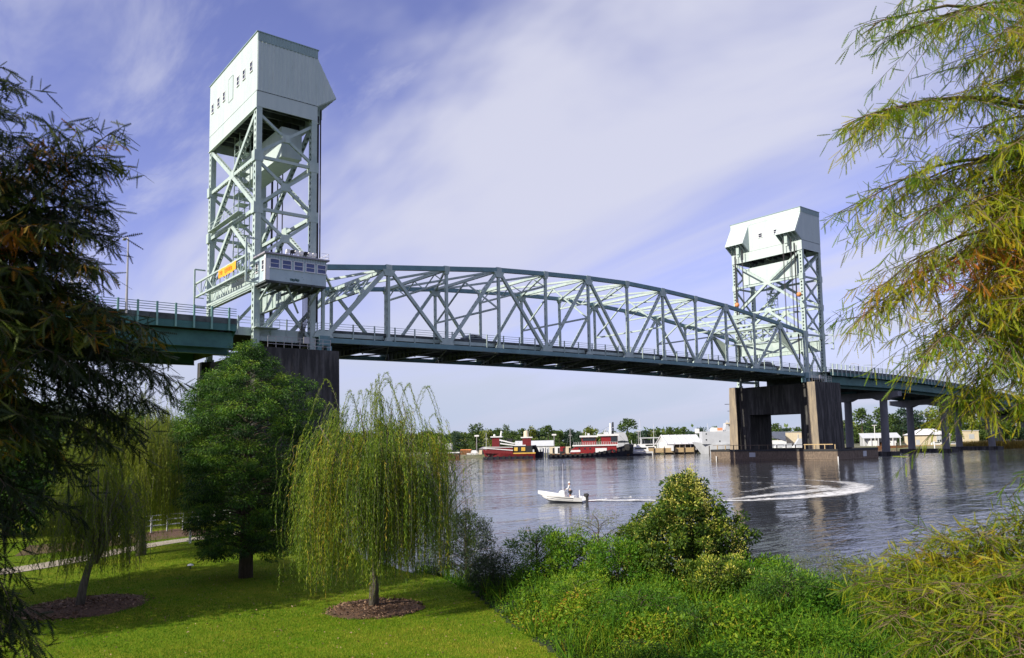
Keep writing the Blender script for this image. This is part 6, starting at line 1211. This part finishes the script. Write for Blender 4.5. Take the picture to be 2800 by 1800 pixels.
for px, l in ((2470, 'timber quay wall under the open boat shed'), (2500, 'timber quay wall under the hip-roofed building')):
    t = far('quay_wall', px, 301, WL, l, 'quay', 'timber quay walls'); MB().box(-10 if px < 2480 else -7, 4 if px < 2480 else 16, -.3, .3, -.5, 1.5).build('planking', RUST if px < 2480 else WOOD, t)
# marsh
N_ = 9000; pxs = rng.uniform(2630, 2830, N_); dp = rng.uniform(286, 306, N_); pos = np.array([gp(a, b_, WL) for a, b_ in zip(pxs, dp)]); d = rng.normal(size=(N_, 3))*.25; d[:, 2] = 1
MARSH = leafmat('marsh_reed', [(0, (.14, .13, .03)), (.5, (.30, .22, .04)), (1, (.42, .27, .05))], .3)
o = inst_mesh('marsh_reeds', [(-.5, 0, 0), (.5, 0, 0), (0, 1, 0)], [(0, 1, 2)], pos, frames(d, rng.uniform(1.2, 3.2, N_), rng.uniform(.15, .35, N_)), rng.uniform(0, 1, N_), MARSH); tag(o, 'orange-green marsh reeds at the far water edge', None, None, 'stuff')

# ================================================================== motorboat and helmsman
bx_, by_ = wz(1535, 1373); bp2 = wz(1600, 1372); bp1 = wz(1462, 1370)
ang = math.atan2(bp2[1]-bp1[1], bp2[0]-bp1[0])      # local +x = stern side
mbt = thing('motorboat', 'small white centre-console motorboat heading left with a man at the helm', 'motorboat', (bx_, by_, WL), ang)
Lh = 5.0; v = []; f = []; n = 18
for i in range(n+1):
    t_ = i/n; x = Lh/2-Lh*t_; wd = .98*(min(1, (1-t_)*2.2))**.6 if t_ > .5 else .98; wd = max(wd, .015); top = .50+.62*t_**1.7; kx = x+.75*max(0, (t_-.55)/.45)**1.4
    kz = -.15+.55*max(0, (t_-.7)/.3)**1.6; v += [(x, -wd, top), (kx*.5+x*.5, -wd*.80, top*.35+kz*.5+.02), (kx, 0, kz), (kx*.5+x*.5, wd*.80, top*.35+kz*.5+.02), (x, wd, top), (x, wd*.86, top-.02), (x, wd*.84, top-.30), (x, -wd*.84, top-.30), (x, -wd*.86, top-.02)]
for i in range(n):
    for j in range(9): a = i*9+j; b_ = i*9+(j+1) % 9; f.append((a, b_, b_+9, a+9))
f.append(tuple(range(9))); h = MB(); h.v = v; h.f = f; h.build('hull', WHITE, mbt)
st = MB()
for z, d in ((.42, .012), (.22, .018)):
    for i in range(3, 13):
        x0, x1 = Lh/2-Lh*i/n, Lh/2-Lh*(i+1)/n; za, zb2 = z+.62*.45*(i/n)**1.7, z+.62*.45*((i+1)/n)**1.7
        ya, yb = -.985+.05*(1-z)*1.2, -.985+.05*(1-z)*1.2
        st.quad((x0, ya-.03, za), (x1, yb-.03, zb2), (x1, yb-.03, zb2+.035), (x0, ya-.03, za+.035))
st.build('hull_stripe', DARK, mbt)
MB().poly([(-.1, -.38, .2), (.55, -.38, .2), (.5, -.38, 1.02), (.28, -.38, 1.16), (-.02, -.38, 1.1), (-.16, -.38, .8)], (0, .76, 0)).build('console', WHITE, mbt, bevel=.04)
MB().box(-.75, -.2, -.34, .34, .2, .58).build('front_seat', WHITE, mbt, bevel=.03); MB().box(1.1, 1.5, -.4, .4, .2, .62).build('helm_seat', WHITE, mbt, bevel=.03)
MB().tube([(.18, .1, 1.1), (.16, .1, 3.7)], [.02, .012], 6).tube([(.18, -.1, 1.1), (.18, -.1, 2.5)], .014, 5).build('antenna', TRIM, mbt)
MB().poly([(2.45, -.17, .52), (2.82, -.17, .55), (2.88, -.17, .78), (2.7, -.17, .88), (2.42, -.17, .84)], (0, .34, 0)).build('outboard_cowl', DARK, mbt, bevel=.04)
MB().poly([(2.62, -.09, -.1), (2.8, -.09, -.1), (2.82, -.09, .6), (2.55, -.09, .6)], (0, .18, 0)).build('outboard_leg', DARK, mbt)
MB().tube([(1.75, .5, .5), (1.72, .5, 1.15)], .05, 6).build('rod_holder', WHITE, mbt)
def skin(name, verts, edges, radii, mt, parent, sub=2):
    me = bpy.data.meshes.new(name); me.from_pydata(verts, edges, []); me.materials.append(mt); o = link(bpy.data.objects.new(name, me)); o.parent = parent
    me.polygons; bmv = o.modifiers.new('skin', 'SKIN'); 
    if not me.skin_vertices: me.attributes
    lay = me.skin_vertices[0].data
    for i, r in enumerate(radii): lay[i].radius = (r, r) if not isinstance(r, tuple) else r
    lay[0].use_root = True; s = o.modifiers.new('sub', 'SUBSURF'); s.levels = sub; s.render_levels = sub; return o
man = thing('person', 'man in a white long-sleeved shirt, cap and dark shorts standing at the boat console', 'person', (0, 0, 0)); man.rotation_euler = (0, 0, ang)
mp_ = Vector((bx_, by_, WL)) + Matrix.Rotation(ang, 3, 'Z') @ Vector((.98, 0, .2)); man.location = mp_
SKIN = mat('skin', (.50, .27, .17), .55, .05, 3)
V = [(0, 0, .86), (-.02, 0, 1.08), (-.05, 0, 1.32), (-.07, 0, 1.42), (-.08, 0, 1.50), (-.10, 0, 1.60), (-.10, 0, 1.70),      # pelvis..head
     (0, .10, .82), (-.03, .12, .46), (.02, .12, .08), (-.10, .13, .03), (0, -.10, .82), (.0, -.12, .46), (.05, -.12, .08), (-.07, -.13, .03),
     (-.05, .19, 1.38), (-.16, .24, 1.12), (-.40, .18, 1.05), (-.48, .16, 1.04), (-.05, -.19, 1.38), (-.14, -.24, 1.12), (-.38, -.18, 1.05), (-.46, -.16, 1.04)]
Ed = [(0, 1), (1, 2), (2, 3), (3, 4), (4, 5), (5, 6), (0, 7), (7, 8), (8, 9), (9, 10), (0, 11), (11, 12), (12, 13), (13, 14), (2, 15), (15, 16), (16, 17), (17, 18), (2, 19), (19, 20), (20, 21), (21, 22)]
Rr = [(.15, .12), (.13, .11), (.16, .12), .07, .055, .10, .085, .085, .058, .04, .04, .085, .058, .04, .04, .06, .042, .032, .035, .06, .042, .032, .035]
skin('body', V, Ed, Rr, SKIN, man)
sh = MB(); 
idx = [0, 1, 2, 3, 15, 16, 17, 19, 20, 21]; re = {a: i for i, a in enumerate(idx)}
skin('shirt', [V[a] if a else (0, 0, .92) for a in idx], [(re[a], re[b_]) for a, b_ in Ed if a in re and b_ in re], [(Rr[a][0]+.02, Rr[a][1]+.02) if isinstance(Rr[a], tuple) else Rr[a]+.018 for a in idx], WHITE, man)
idx = [0, 7, 8, 11, 12]; re = {a: i for i, a in enumerate(idx)}
skin('shorts', [V[a] if a not in (8, 12) else (V[a][0], V[a][1], .5) for a in idx], [(re[a], re[b_]) for a, b_ in Ed if a in re and b_ in re], [(.165, .135), .105, .085, .105, .085], DARK, man)
MB().tube([(-.1, 0, 1.66), (-.1, 0, 1.74), (-.1, 0, 1.79)], [.112, .10, .03], 12).box(-.28, -.12, -.08, .08, 1.665, 1.685).build('cap', WHITE, man)
fc = MB().ball((-.205, 0, 1.60), .018, 6)
for y in (-.035, .035): fc.ball((-.192, y, 1.635), .012, 6)
fc.build('face_features', SKIN, man)
for s, y in ((1, .16), (-1, -.16)):
    hd = MB()
    for k in range(4): hd.tube([(-.48, y+(k-1.5)*.02, 1.04), (-.53, y+(k-1.5)*.022, 1.035), (-.545, y+(k-1.5)*.022, 1.005)], [.010, .009, .007], 5)
    hd.tube([(-.47, y-s*.03, 1.03), (-.50, y-s*.055, 1.05)], .011, 5).build('hand_fingers', SKIN, man)
wl_ = MB(); 
for k in range(12):
    a, b_ = 2*PI*k/12, 2*PI*(k+1)/12; wl_.bar((.44+.0, .19*math.cos(a), 1.22+.19*math.sin(a)-0), (.44, .19*math.cos(b_), 1.22+.19*math.sin(b_)), .03, .03, (1, 0, 0))
wl_.build('steering_wheel', DARK, mbt)
print('OBJECTS', len(bpy.data.objects), 'TRIS', sum(sum(len(p.vertices)-2 for p in me.polygons) for me in bpy.data.meshes if len(me.polygons) < 5000))
